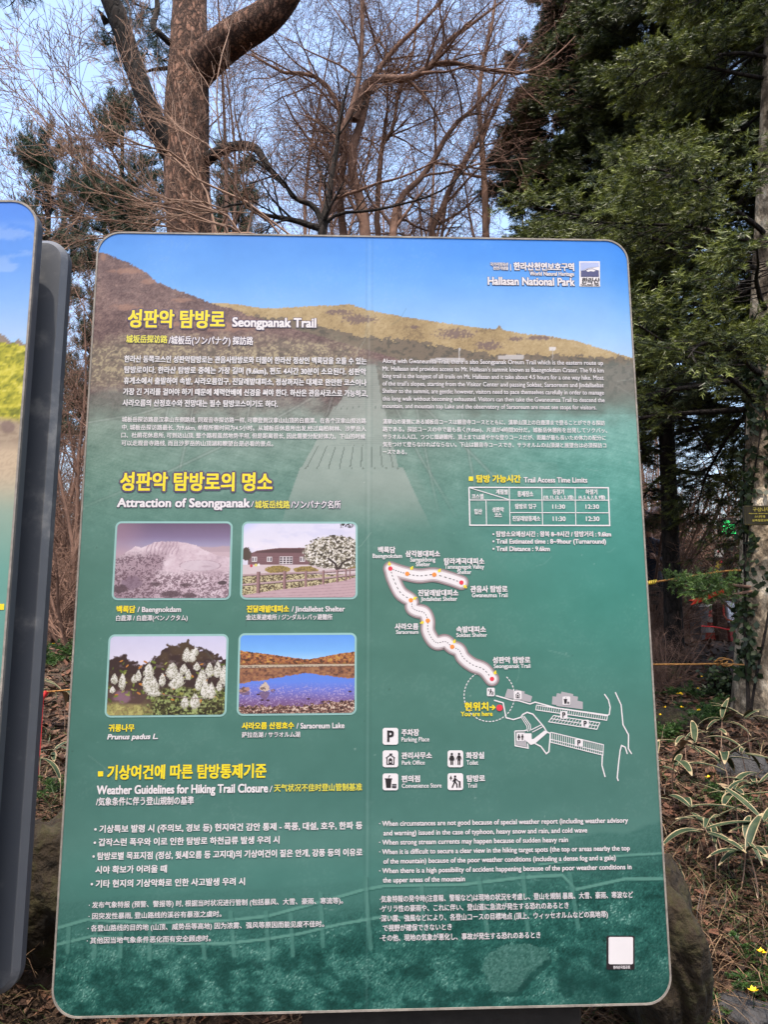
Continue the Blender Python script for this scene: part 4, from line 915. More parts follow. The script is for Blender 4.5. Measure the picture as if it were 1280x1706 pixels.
# ------------------------------------------------------------------ left signboard (front panel and its back board)
YF, YB = 1.405, 1.49
PR = at(55.5, 440, YF); PT = at(30, 334.5, YF)
PBk = at(107, 470, YB); PBt = at(80, 396.5, YB); PBb = at(5, 1664, YB)
Wl = 1.2
xr, zt = PR[0], PT[2]
left = empty('information_signboard', (xr - .6, 1.55, float(hterr(xr - .6, 1.5))), 'signboard with a yellow-green hill picture and dark steel back board, cut by the left edge', 'signboard')
def lface(yc):
    return lambda u, v, d: np.stack([np.asarray(u, float), yc - (np.asarray(d, float) + 0 * np.asarray(u, float)), np.asarray(v, float)], -1)
fF = lface(YF)
a = Acc(); slab(a, rrect(xr - Wl, zt - 1.608, xr, zt, .055), -0.028, -.0012, fF, 0); lp = a.build('panel', M['grey_steel'], left, smooth=False)
a = Acc(); ringmesh(a, rrect(xr - Wl - .001, zt - 1.609, xr + .001, zt + .001, .055), rrect(xr - Wl + .003, zt - 1.605, xr - .003, zt - .003, .052), .0015, fF, 0, -.006); a.build('edge_trim', M['panel_edge'], lp, smooth=False)
U, V, F = art_grid(xr - Wl + .001, zt - 1.607, xr - .001, zt - .001, .053, 330, 440)
Pw = np.stack([U, np.full(U.shape, YF), V], -1) - CAM; c_ = Pw @ CM; X = PCX + FPX * c_[..., 0] / c_[..., 1]; Y = PCY - FPX * c_[..., 2] / c_[..., 1]
b1 = fbm(X, Y, 40, 14, 5, 61); b2 = fbm(X, Y, 9, 5, 4, 62); b3 = fbm(X, Y, 3, 2.4, 2, 63)
C = ramp(Y, [(334, (84, 142, 238)), (430, (104, 160, 240)), (500, (140, 186, 246)), (560, (176, 206, 246)), (600, (150, 214, 246))])
mixc(C, ss(.52, .72, b1) * ss(360, 390, Y) * ss(560, 460, Y) * .35, (196, 212, 244)); mixc(C, ss(1, .2, ((X - 10) / 45) ** 2 + ((Y - 390) / 12) ** 2 + (b2 - .5)) * .3, (206, 216, 244))
hl = np.interp(X, [-900, -500, -200, -60, 0, 8, 22, 30, 55, 70], [470, 430, 480, 545, 556, 562, 572, 566, 580, 588]) + (b3 - .5) * 4; mixc(C, Y > hl, (150, 134, 122))
yl = np.interp(X, [-900, -300, -60, 0, 40, 70], [520, 500, 560, 570, 574, 596]) + (b2 - .5) * 8
g = ramp(np.clip(.5 + (b2 - .5) * 1.3 + (b3 - .5) * .6 + (b1 - .5), 0, 1), [(0, (112, 116, 44)), (.4, (166, 164, 52)), (.7, (206, 196, 66)), (1, (226, 216, 104))]); C = np.where((Y > yl)[..., None], g, C)
k = ss(690, 712, Y + (b1 - .5) * 24); mixc(C, k, (178, 158, 136)); mixc(C, k * ss(.5, .6, b2) * .5 * ss(760, 720, Y), (142, 122, 104)); mixc(C, ss(1, .5, ((X - 12) / 14) ** 2 + ((Y - 712) / 12) ** 2 + (b2 - .5)) * .7, (132, 110, 104))
k = ss(735, 760, Y + (b2 - .5) * 16); mixc(C, k, (206, 184, 156)); mixc(C, k * ss(.5, .6, b3) * .25, (160, 140, 120))
fd = ramp(Y, [(780, (186, 178, 156)), (850, (152, 172, 156)), (950, (112, 164, 152)), (1100, (102, 158, 148)), (1400, (88, 140, 132)), (1700, (56, 108, 100))]); k = ss(770, 860, Y)[..., None]; C = C * (1 - k) + fd * k
Acc().add(fF(U.ravel(), V.ravel(), 0), F, 0, s2l(np.clip(C, 0, 255).reshape(-1, 3)) * KP).build('printed_picture', M['print'], lp)
q = at(np.array([-40., 7.]), np.array([1006., 1006.]), YF); q2 = at(7., 1016., YF)
a = Acc(); a.add(fF(np.array([q[0, 0], q[1, 0], q[1, 0], q[0, 0]]), np.array([q2[2], q2[2], q[1, 2], q[1, 2]]), .0008), np.array([[0, 1, 2, 3]]), MI['yellow']); a.build('yellow_bar', INKM, lp, smooth=False)
fB = lface(YB)
a = Acc(); zb_, zt_ = PBb[2], PBt[2]; xb_ = PBk[0]; slab(a, rrect(xb_ - Wl, zb_, xb_, zt_, .05), -.03, 0, fB, 0, .011); bb = a.build('back_board', M['grey_steel'], left, smooth=False)
a = Acc(); box(a, (xb_ - .62, (YF + .03 + YB) / 2, zt_ - .8), .5, YB - YF - .031, 1.3); a.build('spacer_box', M['panel_back'], left, smooth=False)
a = Acc(); box(a, (xb_ - .62, YB + .09, (zb_ + .1) / 2 - .1), .55, .12, zb_ + .3); a.build('post', M['black_steel'], left, smooth=False)

# ================================================================== trees
TREES = []
def needles_star(n, L, wd, spread, g, two_rank=False):
    """one spray: triangles of needles along a short twig lying on +X"""
    t = np.linspace(.02, 1, n); a = g.uniform(0, 2 * np.pi, n)
    if two_rank: a = np.where(np.arange(n) % 2 == 0, 0, np.pi) + g.normal(0, .55, n)
    d = np.stack([np.full(n, math.cos(spread)), math.sin(spread) * np.cos(a), math.sin(spread) * np.sin(a)], -1)
    d = norm(d + g.normal(0, .12, d.shape) + np.outer(t ** 3, [.6, 0, 0]))
    return t, d, L * g.uniform(.75, 1.1, n) * (1 - .35 * t ** 4), wd

def sprays(acc, P, D, Ls, nl, wd, n, g, spread=1.05, col0=(.03, .06, .015), col1=(.10, .16, .03), tip=.5, two_rank=False, up=None):
    """many sprays at P along D; tips lighter"""
    Np = len(P)
    D = norm(D); rv = np.broadcast_to([0.0, 0, 1], D.shape) + g.normal(0, .25, D.shape)
    B = norm(np.cross(D, rv)); A = np.cross(B, D)      # B sideways, A up
    var = 6
    pr = [needles_star(n, nl, wd, spread, g, two_rank) for _ in range(var)]
    pick = g.integers(0, var, Np)
    for q in range(var):
        m = np.where(pick == q)[0]
        if not len(m): continue
        t, d, l, w_ = pr[q]
        o = P[m][:, None] + D[m][:, None] * (t[None, :, None] * Ls[m][:, None, None])
        dw = d[:, 0][None, :, None] * D[m][:, None] + d[:, 1][None, :, None] * B[m][:, None] + d[:, 2][None, :, None] * A[m][:, None]
        side = norm(np.cross(dw, g.normal(size=dw.shape))) * (w_ / 2)
        e = o + dw * l[None, :, None]
        v = np.stack([o - side, o + side, e + side * .3, e - side * .3], 2)
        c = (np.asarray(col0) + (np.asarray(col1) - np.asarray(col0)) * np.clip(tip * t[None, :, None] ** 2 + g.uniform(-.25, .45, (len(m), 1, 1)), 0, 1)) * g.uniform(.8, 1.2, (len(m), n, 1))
        k = v.reshape(-1, 3); F = np.arange(len(k)).reshape(-1, 4)
        acc.add(k, F, 0, np.repeat(c.reshape(-1, 3), 4, 0))

def leafcloud(acc, P, g, size, wid, col0, col1, nrm=None, flat_=.5):
    """single leaves: pointed quads"""
    n = len(P); d = norm(g.normal(size=(n, 3))); d[:, 2] *= flat_; d = norm(d)
    s = norm(np.cross(d, g.normal(size=(n, 3)) + (0 if nrm is None else nrm * 3)))
    L = size * g.uniform(.6, 1.2, (n, 1)); w_ = wid * g.uniform(.7, 1.2, (n, 1))
    v = np.stack([P, P + d * L * .5 + s * w_ / 2, P + d * L, P + d * L * .5 - s * w_ / 2], 1)
    c = np.asarray(col0) + (np.asarray(col1) - np.asarray(col0)) * g.random((n, 1))
    acc.add(v.reshape(-1, 3), np.arange(4 * n).reshape(-1, 4), 0, np.repeat(c, 4, 0))

def twiggery(stems, rads, g, levels, wig=.10, S0=8):
    """stems: list of (K,3) -> list of (pts, rad, sides) for all levels"""
    out = []
    pts = np.stack(stems); rad = np.stack(rads); out.append((pts, rad, S0))
    for li, (n, t0, t1, a0, a1, lr0, lr1, rr, K, up) in enumerate(levels):
        P, D, r, t = kids(pts, rad, n, t0, t1, a0, a1, g)
        L = g.uniform(lr0, lr1, len(P)) * (1 - .45 * t)
        r0 = np.maximum(np.minimum(r * rr, r * .85), .0015)
        pts, rad = grow(P, D, L, r0, np.maximum(r0 * .3, .0010), K, wig * (1 + .35 * li), up, g)
        out.append((pts, rad, 6 if li == 0 else (4 if li == 1 else 3)))
    return out

def bare_tree(name, label, group, stems, rads, seed, levels, m_trunk, m_twig, wig=.10, S0=8, base=None):
    g = np.random.default_rng(seed)
    stems = [resample(s, 16, r) for s, r in zip(stems, rads)]
    lv = twiggery([s for s, _ in stems], [r for _, r in stems], g, levels, wig, S0)
    b = stems[0][0][0] if base is None else base
    root = empty(name, b, label, 'tree', group)
    a = Acc(); tubes(a, *lv[0]); a.build('trunk', m_trunk, root)
    a = Acc()
    for q in lv[1:3]: tubes(a, *q)
    a.build('branches', m_trunk, root)
    if len(lv) > 3:
        a = Acc()
        for q in lv[3:]: tubes(a, *q)
        a.build('crown', m_twig, root, smooth=False)
    return root

def gz(x, y, d=0.0): return np.array([x, y, float(hterr(x, y)) - d])
def PTS(Y, *xy): return [at(x, y, yy if not np.isscalar(Y) else Y) for (x, y), yy in zip(xy, (Y if not np.isscalar(Y) else [Y] * len(xy)))]

# ---- big pine with forked limbs
YP = 6.2
px_w = YP / FPX
g = np.random.default_rng(11)
b = at(318, 700, YP); b[2] = 0; b = gz(b[0], YP, .1)
trunk = np.array([b, at(318, 640, YP), at(316, 420, YP), at(311, 300, YP), at(311, 190, YP), at(315, 80, YP), at(317, -20, YP + .1), at(330, -300, YP + .3), at(300, -700, YP + .4)])
tp, tr = resample(trunk, 60, np.array([50, 44, 41, 43, 43, 37, 33, 27, 10]) * px_w * .95)
root = empty('pine_tree', b, 'large pine with a thick scaly brown trunk forking above the signboard', 'tree')
a = Acc(); tubes(a, tp, tr, 28); a.build('trunk', M['pine_bark'], root)
limbs = []
def limb(pts, r, mtl, sides=16):
    p, q = resample(np.array(pts), 26, np.array(r) * px_w); a = Acc(); tubes(a, p, q, sides); a.build('limb', mtl, root); limbs.append((p, q))
limb([at(318, 132, YP), at(350, 94, YP - .1), at(395, 58, YP - .25), at(438, 32, YP - .35), at(468, 2, YP - .4), at(500, -46, YP - .5), at(560, -110, YP - .4), at(640, -260, YP - .3)], [31, 33, 31, 28.5, 27, 24, 20, 8], M['pine_bark'], 22)
limb([at(300, 275, YP), at(272, 235, YP - .1), at(245, 170, YP - .2), at(222, 108, YP - .2), at(203, 50, YP - .25), at(180, -10, YP - .3), at(120, -160, YP - .4), at(60, -380, YP - .3)], [20, 19, 17.5, 17.5, 17.5, 17, 13, 5], M['shaded_bark'], 18)
limb([at(340, 268, YP), at(366, 252, YP - .2), at(395, 243, YP - .4), at(425, 247, YP - .5), at(445, 275, YP - .6), at(475, 312, YP - .6)], [13, 9, 8, 7, 5, 2.5], M['dark_bark'], 12)
limb([at(300, 85, YP), at(281, 70, YP - .1), at(265, 55, YP - .15), at(255, 42, YP - .1), at(262, 8, YP), at(252, -40, YP)], [7, 6, 5.5, 5.5, 5, 3], M['dark_bark'], 10)
limb([at(292, 112, YP), at(275, 114, YP + .1), at(255, 116, YP + .2), at(238, 122, YP + .3)], [4.5, 4, 3, 1.5], M['dark_bark'], 8)
limb([at(178, 40, YP - .2), at(170, 26, YP - .25), at(163, 16, YP - .25)], [7, 4, 1.2], M['dark_bark'], 8)
# needle clumps on twigs
def pine_clumps(centers, radii, n_tw, g, acc_w, acc_n, nl=.085, c0=(.020, .045, .030), c1=(.055, .095, .06)):
    for c, rr in zip(centers, radii):
        n = n_tw
        e = norm(g.normal(size=(n, 3)) * [1, 1, .7]); P0 = np.broadcast_to(c, (n, 3)); 
        pts, rad = grow(P0, e, g.uniform(.5, 1.0, n) * rr, np.full(n, .006), np.full(n, .003), 7, .16, .03, g)
        tubes(acc_w, pts, rad, 4)
        for k in (3, 4, 5, 6):
            j = g.normal(0, .02, (n, 3)); d = norm(pts[:, k] - pts[:, k - 1] + g.normal(0, .35, (n, 3)))
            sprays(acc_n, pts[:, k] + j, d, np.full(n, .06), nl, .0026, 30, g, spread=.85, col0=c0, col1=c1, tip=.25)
aw, an = Acc(), Acc()
cen = [at(x, y, YP + dy) for x, y, dy in ((188, 72, .3), (205, 95, .5), (228, 35, .3), (245, 90, .7), (262, 60, .8), (222, 110, .2), (180, 55, .2), (250, 15, .5), (285, 35, .9), (200, 20, .6), (30, -10, -.4), (270, 100, .6))]
pine_clumps(cen, [.30, .26, .30, .32, .3, .2, .2, .32, .3, .3, .22, .22], 9, g, aw, an)
cen = [at(x, y, YP + dy) for x, y, dy in ((330, -380, 0), (200, -420, -.6), (60, -380, -.3), (420, -330, .4), (640, -220, -.3), (560, -330, .3), (300, -560, .5), (150, -600, .2), (450, -560, -.4), (700, -320, .2), (-20, -460, 0), (300, -720, .4), (540, -480, 0))]
pine_clumps(cen, [.8] * len(cen), 22, g, aw, an)
aw.build('twigs', M['dark_bark'], root); an.build('crown', M['pine_needle'], root, smooth=False)

# ---- two pines farther back on the left
def far_pine(px, py_top, Y, wpx, seed, label):
    g = np.random.default_rng(seed); top = at(px, py_top, Y); b = gz(top[0], Y, .1)
    root = empty('pine_tree', b, label, 'tree', None)
    p, r = resample(np.array([b, b * .5 + top * .5 + [.1, 0, 0], top]), 20, np.array([.16, .11, .02])); a = Acc(); tubes(a, p, r, 8); a.build('trunk', M['dark_bark'], root)
    n = 60; t = g.uniform(.30, 1, n); P = b + (top - b) * t[:, None]; az = g.uniform(0, 2 * np.pi, n)
    D = np.stack([np.cos(az), np.sin(az), g.uniform(.1, .55, n)], -1); half = wpx * Y / FPX / 2
    L = half * np.sqrt(np.clip(1.08 - t, .02, 1)) * g.uniform(.65, 1.25, n) * 1.25
    pts, rad = grow(P, D, L, np.full(n, .03), np.full(n, .008), 9, .12, .04, g); a = Acc(); tubes(a, pts, rad, 5); a.build('branches', M['dark_bark'], root)
    P2, D2, r2, t2 = kids(pts, rad, 20, .2, 1, .3, 1.1, g)
    p2, r2 = grow(P2, D2, g.uniform(.2, .55, len(P2)), np.full(len(P2), .008), np.full(len(P2), .004), 5, .2, .1, g)
    an = Acc()
    for k in (1, 2, 3, 4): 
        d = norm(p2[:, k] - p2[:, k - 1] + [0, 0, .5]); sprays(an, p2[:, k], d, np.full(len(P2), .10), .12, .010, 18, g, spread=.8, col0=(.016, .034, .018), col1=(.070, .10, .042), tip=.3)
    an.build('crown', M['pine_needle'], root, smooth=False)
far_pine(205, 205, 12.5, 250, 21, 'dark green pine standing left behind the tan twigs')
far_pine(85, 262, 14.5, 210, 22, 'dark green pine at the left edge above the left signboard')
far_pine(392, 262, 17, 150, 23, 'small far pine seen just right of the scaly pine trunk')

# ---- bare multi-stemmed tree in the middle
LV = [(16, .22, 1, .45, 1.15, .8, 2.2, .45, 12, .02), (9, .15, 1, .5, 1.2, .4, 1.1, .5, 9, .01), (7, .15, 1, .5, 1.2, .2, .65, .6, 7, .0), (4, .2, 1, .4, 1.0, .08, .26, .7, 4, 0)]
YC = 7.6; pw = YC / FPX
bx = at(545, 700, YC); bb = gz(bx[0], YC, .1)
stems = [[bb, at(536, 560, YC), at(536, 395, YC), at(550, 320, YC), at(561, 244, YC - .1), at(587, 180, YC - .2), at(596, 140, YC - .2), at(603, 80, YC - .2), at(604, -20, YC - .2), at(610, -200, YC)],
         [bb + [.1, .1, 0], at(600, 560, YC), at(610, 390, YC + .2), at(596, 320, YC + .2), at(585, 262, YC + .2), at(606, 190, YC + .2), at(617, 142, YC + .2), at(650, 90, YC + .3), at(720, 20, YC + .2), at(790, -60, YC)],
         [bb + [.15, .2, 0], at(640, 540, YC + .3), at(655, 385, YC + .4), at(668, 330, YC + .5), at(712, 285, YC + .5), at(752, 215, YC + .4), at(790, 180, YC + .3), at(835, 130, YC + .3), at(880, 70, YC + .2)],
         [bb + [-.1, .1, 0], at(575, 560, YC + .5), at(572, 390, YC + .5), at(566, 330, YC + .5), at(575, 230, YC + .5), at(556, 160, YC + .6), at(520, 125, YC + .6), at(470, 120, YC + .6), at(420, 90, YC + .6)],
         [bb + [.0, .3, 0], at(640, 560, YC + .8), at(628, 390, YC + .9), at(634, 270, YC + .9), at(640, 235, YC + .9), at(655, 215, YC + .9), at(665, 150, YC + 1), at(690, 80, YC + 1), at(700, -40, YC + 1)]]
rads = [np.array([15, 13, 9, 8, 7.5, 6.5, 5.5, 5, 4, 2]) * pw * .9, np.array([18, 16, 13, 11, 10, 8.5, 7, 6, 4, 2]) * pw * .85, np.array([12, 11, 9, 7, 6, 5, 4, 3, 1.5]) * pw * .9, np.array([14, 12, 10, 9, 7.5, 6.5, 5, 4, 2]) * pw * .8, np.array([12, 10, 8, 6.5, 6, 5, 4.4, 3.4, 2]) * pw * .8]
mid = bare_tree('bare_tree', 'bare multi-stemmed brown tree rising behind the middle of the large signboard', None, stems, rads, 31, LV, M['twig_brown'], M['twig_brown'])
# long level limb reaching right
stems = [[at(590, 200, YC + .1), at(610, 141, YC + .1), at(635, 131, YC), at(680, 131, YC), at(705, 118, YC), at(722, 106, YC), at(742, 72, YC), at(780, 45, YC), at(840, 0, YC)],
         [at(722, 107, YC), at(735, 105, YC), at(755, 104, YC), at(790, 112, YC + .1), at(835, 119, YC + .1), at(870, 122, YC + .1), at(900, 110, YC + .1), at(930, 90, YC), at(960, 60, YC)]]
rr = [np.array([8, 7.5, 7, 7, 6.5, 6, 4.6, 3.5, 1.5]) * pw, np.array([4.5, 4, 3.6, 3.2, 3, 2.4, 2, 1.5, 1]) * pw]
g = np.random.default_rng(33)
ss_ = [resample(s, 16, r) for s, r in zip(stems, rr)]
lv = twiggery([s for s, _ in ss_], [r for _, r in ss_], g, [(8, .2, .9, .45, 1.1, .5, 1.4, .5, 10, .03), (5, .2, 1, .5, 1.2, .3, .8, .55, 8, .01), (4, .15, 1, .5, 1.2, .15, .5, .6, 6, 0), (3, .2, 1, .4, 1, .08, .24, .7, 4, 0)], .1)
a = Acc()
for q in lv: tubes(a, *q)
a.build('limb', M['twig_brown'], mid)

# slender tree at the right of it, against the conifers
YC2 = 8.6
stems = [[gz(at(820, 700, YC2)[0], YC2, .1), at(815, 560, YC2), at(810, 390, YC2), at(808, 315, YC2), at(802, 225, YC2), at(798, 168, YC2), at(806, 100, YC2), at(822, 30, YC2), at(840, -120, YC2)],
         [gz(at(810, 700, YC2)[0], YC2, .1), at(760, 560, YC2), at(720, 395, YC2), at(735, 355, YC2), at(752, 310, YC2), at(775, 270, YC2), at(800, 225, YC2), at(828, 180, YC2), at(850, 110, YC2)]]
bare_tree('bare_tree', 'slender dark bare tree between the middle tree and the evergreens', None, stems, [np.array([9, 8, 6.5, 6, 5, 4.5, 4, 3, 1]) * YC2 / FPX] * 2, 35, [(9, .2, .8, .4, 1.0, .7, 1.7, .5, 10, .02), (5, .2, 1, .4, 1.1, .35, .9, .55, 8, .01), (4, .15, 1, .4, 1.1, .2, .5, .6, 6, .01), (2, .2, 1, .4, 1, .08, .24, .7, 4, 0)], M['twig_brown'], M['twig_brown'])
# bare tree left of middle, dark stem
YC3 = 5.6
stems = [[gz(at(545, 700, YC3)[0], YC3, .1), at(540, 560, YC3), at(537, 395, YC3), at(537, 374, YC3), at(548, 330, YC3), at(553, 290, YC3), at(562, 240, YC3), at(566, 200, YC3), at(585, 120, YC3)],
         [at(540, 420, YC3), at(537, 385, YC3), at(520, 377, YC3), at(490, 367, YC3), at(450, 360, YC3), at(425, 352, YC3), at(402, 338, YC3 - .1), at(350, 352, YC3 - .3), at(290, 356, YC3 - .4)],
         [at(538, 400, YC3), at(534, 365, YC3), at(520, 342, YC3), at(490, 330, YC3), at(474, 306, YC3), at(450, 285, YC3), at(420, 262, YC3), at(400, 230, YC3), at(390, 180, YC3)],
         [at(538, 392, YC3), at(545, 370, YC3), at(570, 355, YC3), at(620, 351, YC3), at(670, 340, YC3), at(720, 325, YC3), at(760, 300, YC3), at(800, 250, YC3), at(830, 200, YC3)]]
bare_tree('bare_tree', 'low dark bare tree with long level limbs just above the signboard top', None, stems, [np.array([9, 9, 8, 7.5, 5.5, 4.5, 4, 3, 1.5]) * YC3 / FPX, np.array([7, 6.5, 6, 5, 3.4, 2.8, 2.2, 1.6, 1]) * YC3 / FPX, np.array([6, 5.5, 5, 4, 3.6, 3, 2.4, 1.8, 1]) * YC3 / FPX, np.array([4, 3.6, 3, 2.4, 2, 1.8, 1.5, 1.2, .8]) * YC3 / FPX], 37, [(8, .3, 1, .35, .95, .35, .95, .5, 9, .02), (6, .2, 1, .4, 1.0, .2, .5, .55, 7, .02), (4, .15, 1, .4, 1, .1, .28, .6, 5, .01), (2, .2, 1, .4, 1, .05, .14, .7, 4, 0)], M['dark_bark'], M['twig_brown'])

# tan shrub whose twigs fan to the upper left
YS = 4.3
bs = gz(at(430, 600, YS)[0], YS, .05); stems = []; rads = []
for P in ([(430, 420), (380, 352), (250, 325), (120, 245), (40, 165), (0, 135)], [(420, 430), (350, 370), (220, 330), (110, 250), (50, 190), (10, 120)], [(420, 430), (330, 390), (230, 320), (150, 250), (70, 160), (40, 112)],
          [(440, 430), (330, 300), (270, 245), (235, 195), (210, 140), (190, 60)], [(430, 430), (320, 280), (215, 235), (150, 190), (110, 130), (92, 115)], [(430, 430), (340, 345), (260, 340), (170, 322), (100, 290), (10, 238)],
          [(440, 440), (410, 345), (355, 250), (300, 215), (230, 130), (185, 58)], [(420, 440), (330, 390), (210, 370), (120, 362), (70, 362), (30, 345)], [(440, 440), (420, 350), (370, 240), (362, 130), (385, 40), (400, -40)], [(430, 430), (330, 365), (230, 300), (160, 215), (132, 150), (100, 122)],
          [(430, 430), (300, 395), (200, 395), (130, 402), (100, 420), (60, 430)], [(430, 440), (340, 420), (260, 360), (190, 340), (150, 300), (130, 240)]):
    P[0] = (P[0][0] + (len(stems) * 53) % 190 - 80, 470)
    stems.append([bs] + [at(x, y, YS - .1 * i + ((hash((x, y)) % 7) - 3) * .05) for i, (x, y) in enumerate(P)]); rads.append(np.array([7, 5, 4.2, 3.4, 2.6, 1.8, 1]) * YS / FPX * .46)
bare_tree('bare_shrub', 'tan leafless shrub fanning long thin twigs towards the upper left', None, stems, rads, 41, [(12, .25, 1, .2, .75, .3, .85, .6, 8, .03), (6, .2, 1, .3, .9, .14, .4, .65, 6, .02), (3, .2, 1, .3, .9, .05, .18, .8, 4, .02)], M['twig_tan'], M['twig_tan'], wig=.07, S0=6, base=bs)['category'] = 'shrub'

# ---- thicket behind: a few prototypes, copied
def proto_thicket(seed, h):
    g = np.random.default_rng(seed); n = 3
    stems = []; rads = []
    for k in range(n):
        t = g.uniform(-.5, .5, 2); p = [np.array([0, 0, -.2])]
        for q in (.25, .5, .75, 1): p.append(np.array([t[0] * q * h * .45 + g.normal(0, .08), t[1] * q * h * .45 + g.normal(0, .08), h * q]))
        stems.append(p); rads.append(np.array([.042, .034, .026, .016, .005]) * h / 5 * g.uniform(.7, 1.1))
    return bare_tree('bare_tree', 'slender bare russet tree in the thicket behind the signboards', 'bare trees of the thicket', stems, rads, seed, [(9, .1, 1, .4, 1.1, .6, 1.9, .45, 8, .03), (6, .15, 1, .4, 1.1, .4, 1.0, .5, 6, .02), (5, .15, 1, .4, 1.1, .2, .6, .6, 5, .01), (3, .2, 1, .4, 1.1, .1, .3, .8, 3, 0)], M['twig_thicket'], M['twig_thicket'], base=np.zeros(3))
protos = [proto_thicket(s, h) for s, h in ((51, 5.2), (52, 4.2), (53, 6.0))]
g = np.random.default_rng(55)
spots = [(at(x, 900, Y)[0], Y) for x, Y in ((60, 9), (128, 8), (95, 11), (150, 12), (20, 13), (200, 11), (260, 13), (330, 11), (390, 14), (450, 12), (500, 15), (560, 13), (620, 15), (690, 12), (740, 15), (800, 13), (860, 15), (930, 13), (1000, 15), (1060, 12.5), (1100, 15.5), (1130, 18), (1170, 17), (1215, 19), (1260, 16), (1310, 18), (-60, 12), (110, 15), (170, 18), (70, 20), (1080, 20), (1150, 22), (1030, 22), (1240, 23), (250, 20), (350, 21), (460, 22), (580, 20), (660, 23), (780, 21), (880, 22), (-30, 18), (140, 24), (210, 26), (1180, 27), (1110, 27), (90, 30), (30, 28))]
first = {0: True, 1: True, 2: True}
for i, (x, y) in enumerate(spots):
    k = i % 3; o = protos[k] if first[k] else copy_tree(protos[k]); first[k] = False
    o.location = gz(x, y, .1); o.rotation_euler = (0, 0, g.uniform(0, 6.28)); s = g.uniform(.8, 1.25) * (1.75 if 330 < PCX + FPX * x / y < 760 else (1.25 if 760 <= PCX + FPX * x / y < 850 else .9)); o.scale = (s, s, s * g.uniform(.85, 1.1))

# ---- firs on the right
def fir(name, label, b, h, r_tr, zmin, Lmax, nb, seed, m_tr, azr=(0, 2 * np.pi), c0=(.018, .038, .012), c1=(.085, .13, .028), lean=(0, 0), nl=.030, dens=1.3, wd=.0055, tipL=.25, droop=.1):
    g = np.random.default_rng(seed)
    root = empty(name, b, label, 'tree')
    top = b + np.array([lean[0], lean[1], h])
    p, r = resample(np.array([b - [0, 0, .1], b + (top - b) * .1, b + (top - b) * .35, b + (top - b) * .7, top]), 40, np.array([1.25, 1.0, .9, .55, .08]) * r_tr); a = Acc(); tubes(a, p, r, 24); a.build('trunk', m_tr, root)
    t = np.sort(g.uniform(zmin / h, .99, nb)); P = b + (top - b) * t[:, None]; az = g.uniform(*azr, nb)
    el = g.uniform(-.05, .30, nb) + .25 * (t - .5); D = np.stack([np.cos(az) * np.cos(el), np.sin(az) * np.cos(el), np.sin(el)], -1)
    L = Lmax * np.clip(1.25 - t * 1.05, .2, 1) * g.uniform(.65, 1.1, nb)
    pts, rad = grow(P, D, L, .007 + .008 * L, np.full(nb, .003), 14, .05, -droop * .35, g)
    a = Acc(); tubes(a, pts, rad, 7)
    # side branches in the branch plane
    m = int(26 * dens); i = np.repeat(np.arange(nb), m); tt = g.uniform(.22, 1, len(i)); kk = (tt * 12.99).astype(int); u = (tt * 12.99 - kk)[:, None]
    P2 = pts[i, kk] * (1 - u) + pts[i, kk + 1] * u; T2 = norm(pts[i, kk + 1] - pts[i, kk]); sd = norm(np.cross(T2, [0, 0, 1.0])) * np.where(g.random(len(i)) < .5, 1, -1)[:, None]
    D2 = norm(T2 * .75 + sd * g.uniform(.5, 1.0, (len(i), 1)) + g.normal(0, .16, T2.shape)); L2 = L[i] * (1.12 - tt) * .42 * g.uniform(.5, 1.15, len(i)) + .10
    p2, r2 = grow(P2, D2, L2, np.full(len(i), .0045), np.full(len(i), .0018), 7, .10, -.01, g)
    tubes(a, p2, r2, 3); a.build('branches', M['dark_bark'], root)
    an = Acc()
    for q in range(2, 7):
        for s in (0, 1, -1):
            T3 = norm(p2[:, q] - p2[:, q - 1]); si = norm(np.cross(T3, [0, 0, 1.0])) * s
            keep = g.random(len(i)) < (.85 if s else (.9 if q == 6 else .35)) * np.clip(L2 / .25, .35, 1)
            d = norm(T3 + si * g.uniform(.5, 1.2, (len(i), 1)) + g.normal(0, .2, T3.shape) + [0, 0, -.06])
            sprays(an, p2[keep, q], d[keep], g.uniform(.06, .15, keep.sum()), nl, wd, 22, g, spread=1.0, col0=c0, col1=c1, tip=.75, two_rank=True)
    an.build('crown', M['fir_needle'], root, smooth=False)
    return root
bF = gz(at(1258, 1180, 5.3)[0], 5.3)
firF = fir('fir_tree', 'fir with a pale lichened ivy-clad trunk and a small name plaque, at the right edge', bF, 8.2, .135, 1.75, 2.45, 104, 61, M['fir_bark'], lean=(.98, .1), c0=(.013, .024, .006), c1=(.17, .20, .035), nl=.040, wd=.0056, dens=1.35)
bG = gz(at(1118, 1000, 7.4)[0], 7.4)
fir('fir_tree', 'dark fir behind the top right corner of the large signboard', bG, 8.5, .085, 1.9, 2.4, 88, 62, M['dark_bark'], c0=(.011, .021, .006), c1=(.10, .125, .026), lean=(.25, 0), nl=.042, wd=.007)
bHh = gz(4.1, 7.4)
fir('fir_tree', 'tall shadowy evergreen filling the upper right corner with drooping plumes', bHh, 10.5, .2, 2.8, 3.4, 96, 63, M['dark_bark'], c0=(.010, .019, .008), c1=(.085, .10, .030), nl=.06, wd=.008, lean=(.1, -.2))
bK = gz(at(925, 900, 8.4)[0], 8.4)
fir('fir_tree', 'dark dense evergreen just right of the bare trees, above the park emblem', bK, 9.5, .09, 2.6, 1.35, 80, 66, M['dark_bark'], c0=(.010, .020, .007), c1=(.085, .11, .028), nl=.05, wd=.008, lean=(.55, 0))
bI = gz(at(985, 900, 9.5)[0], 9.5)
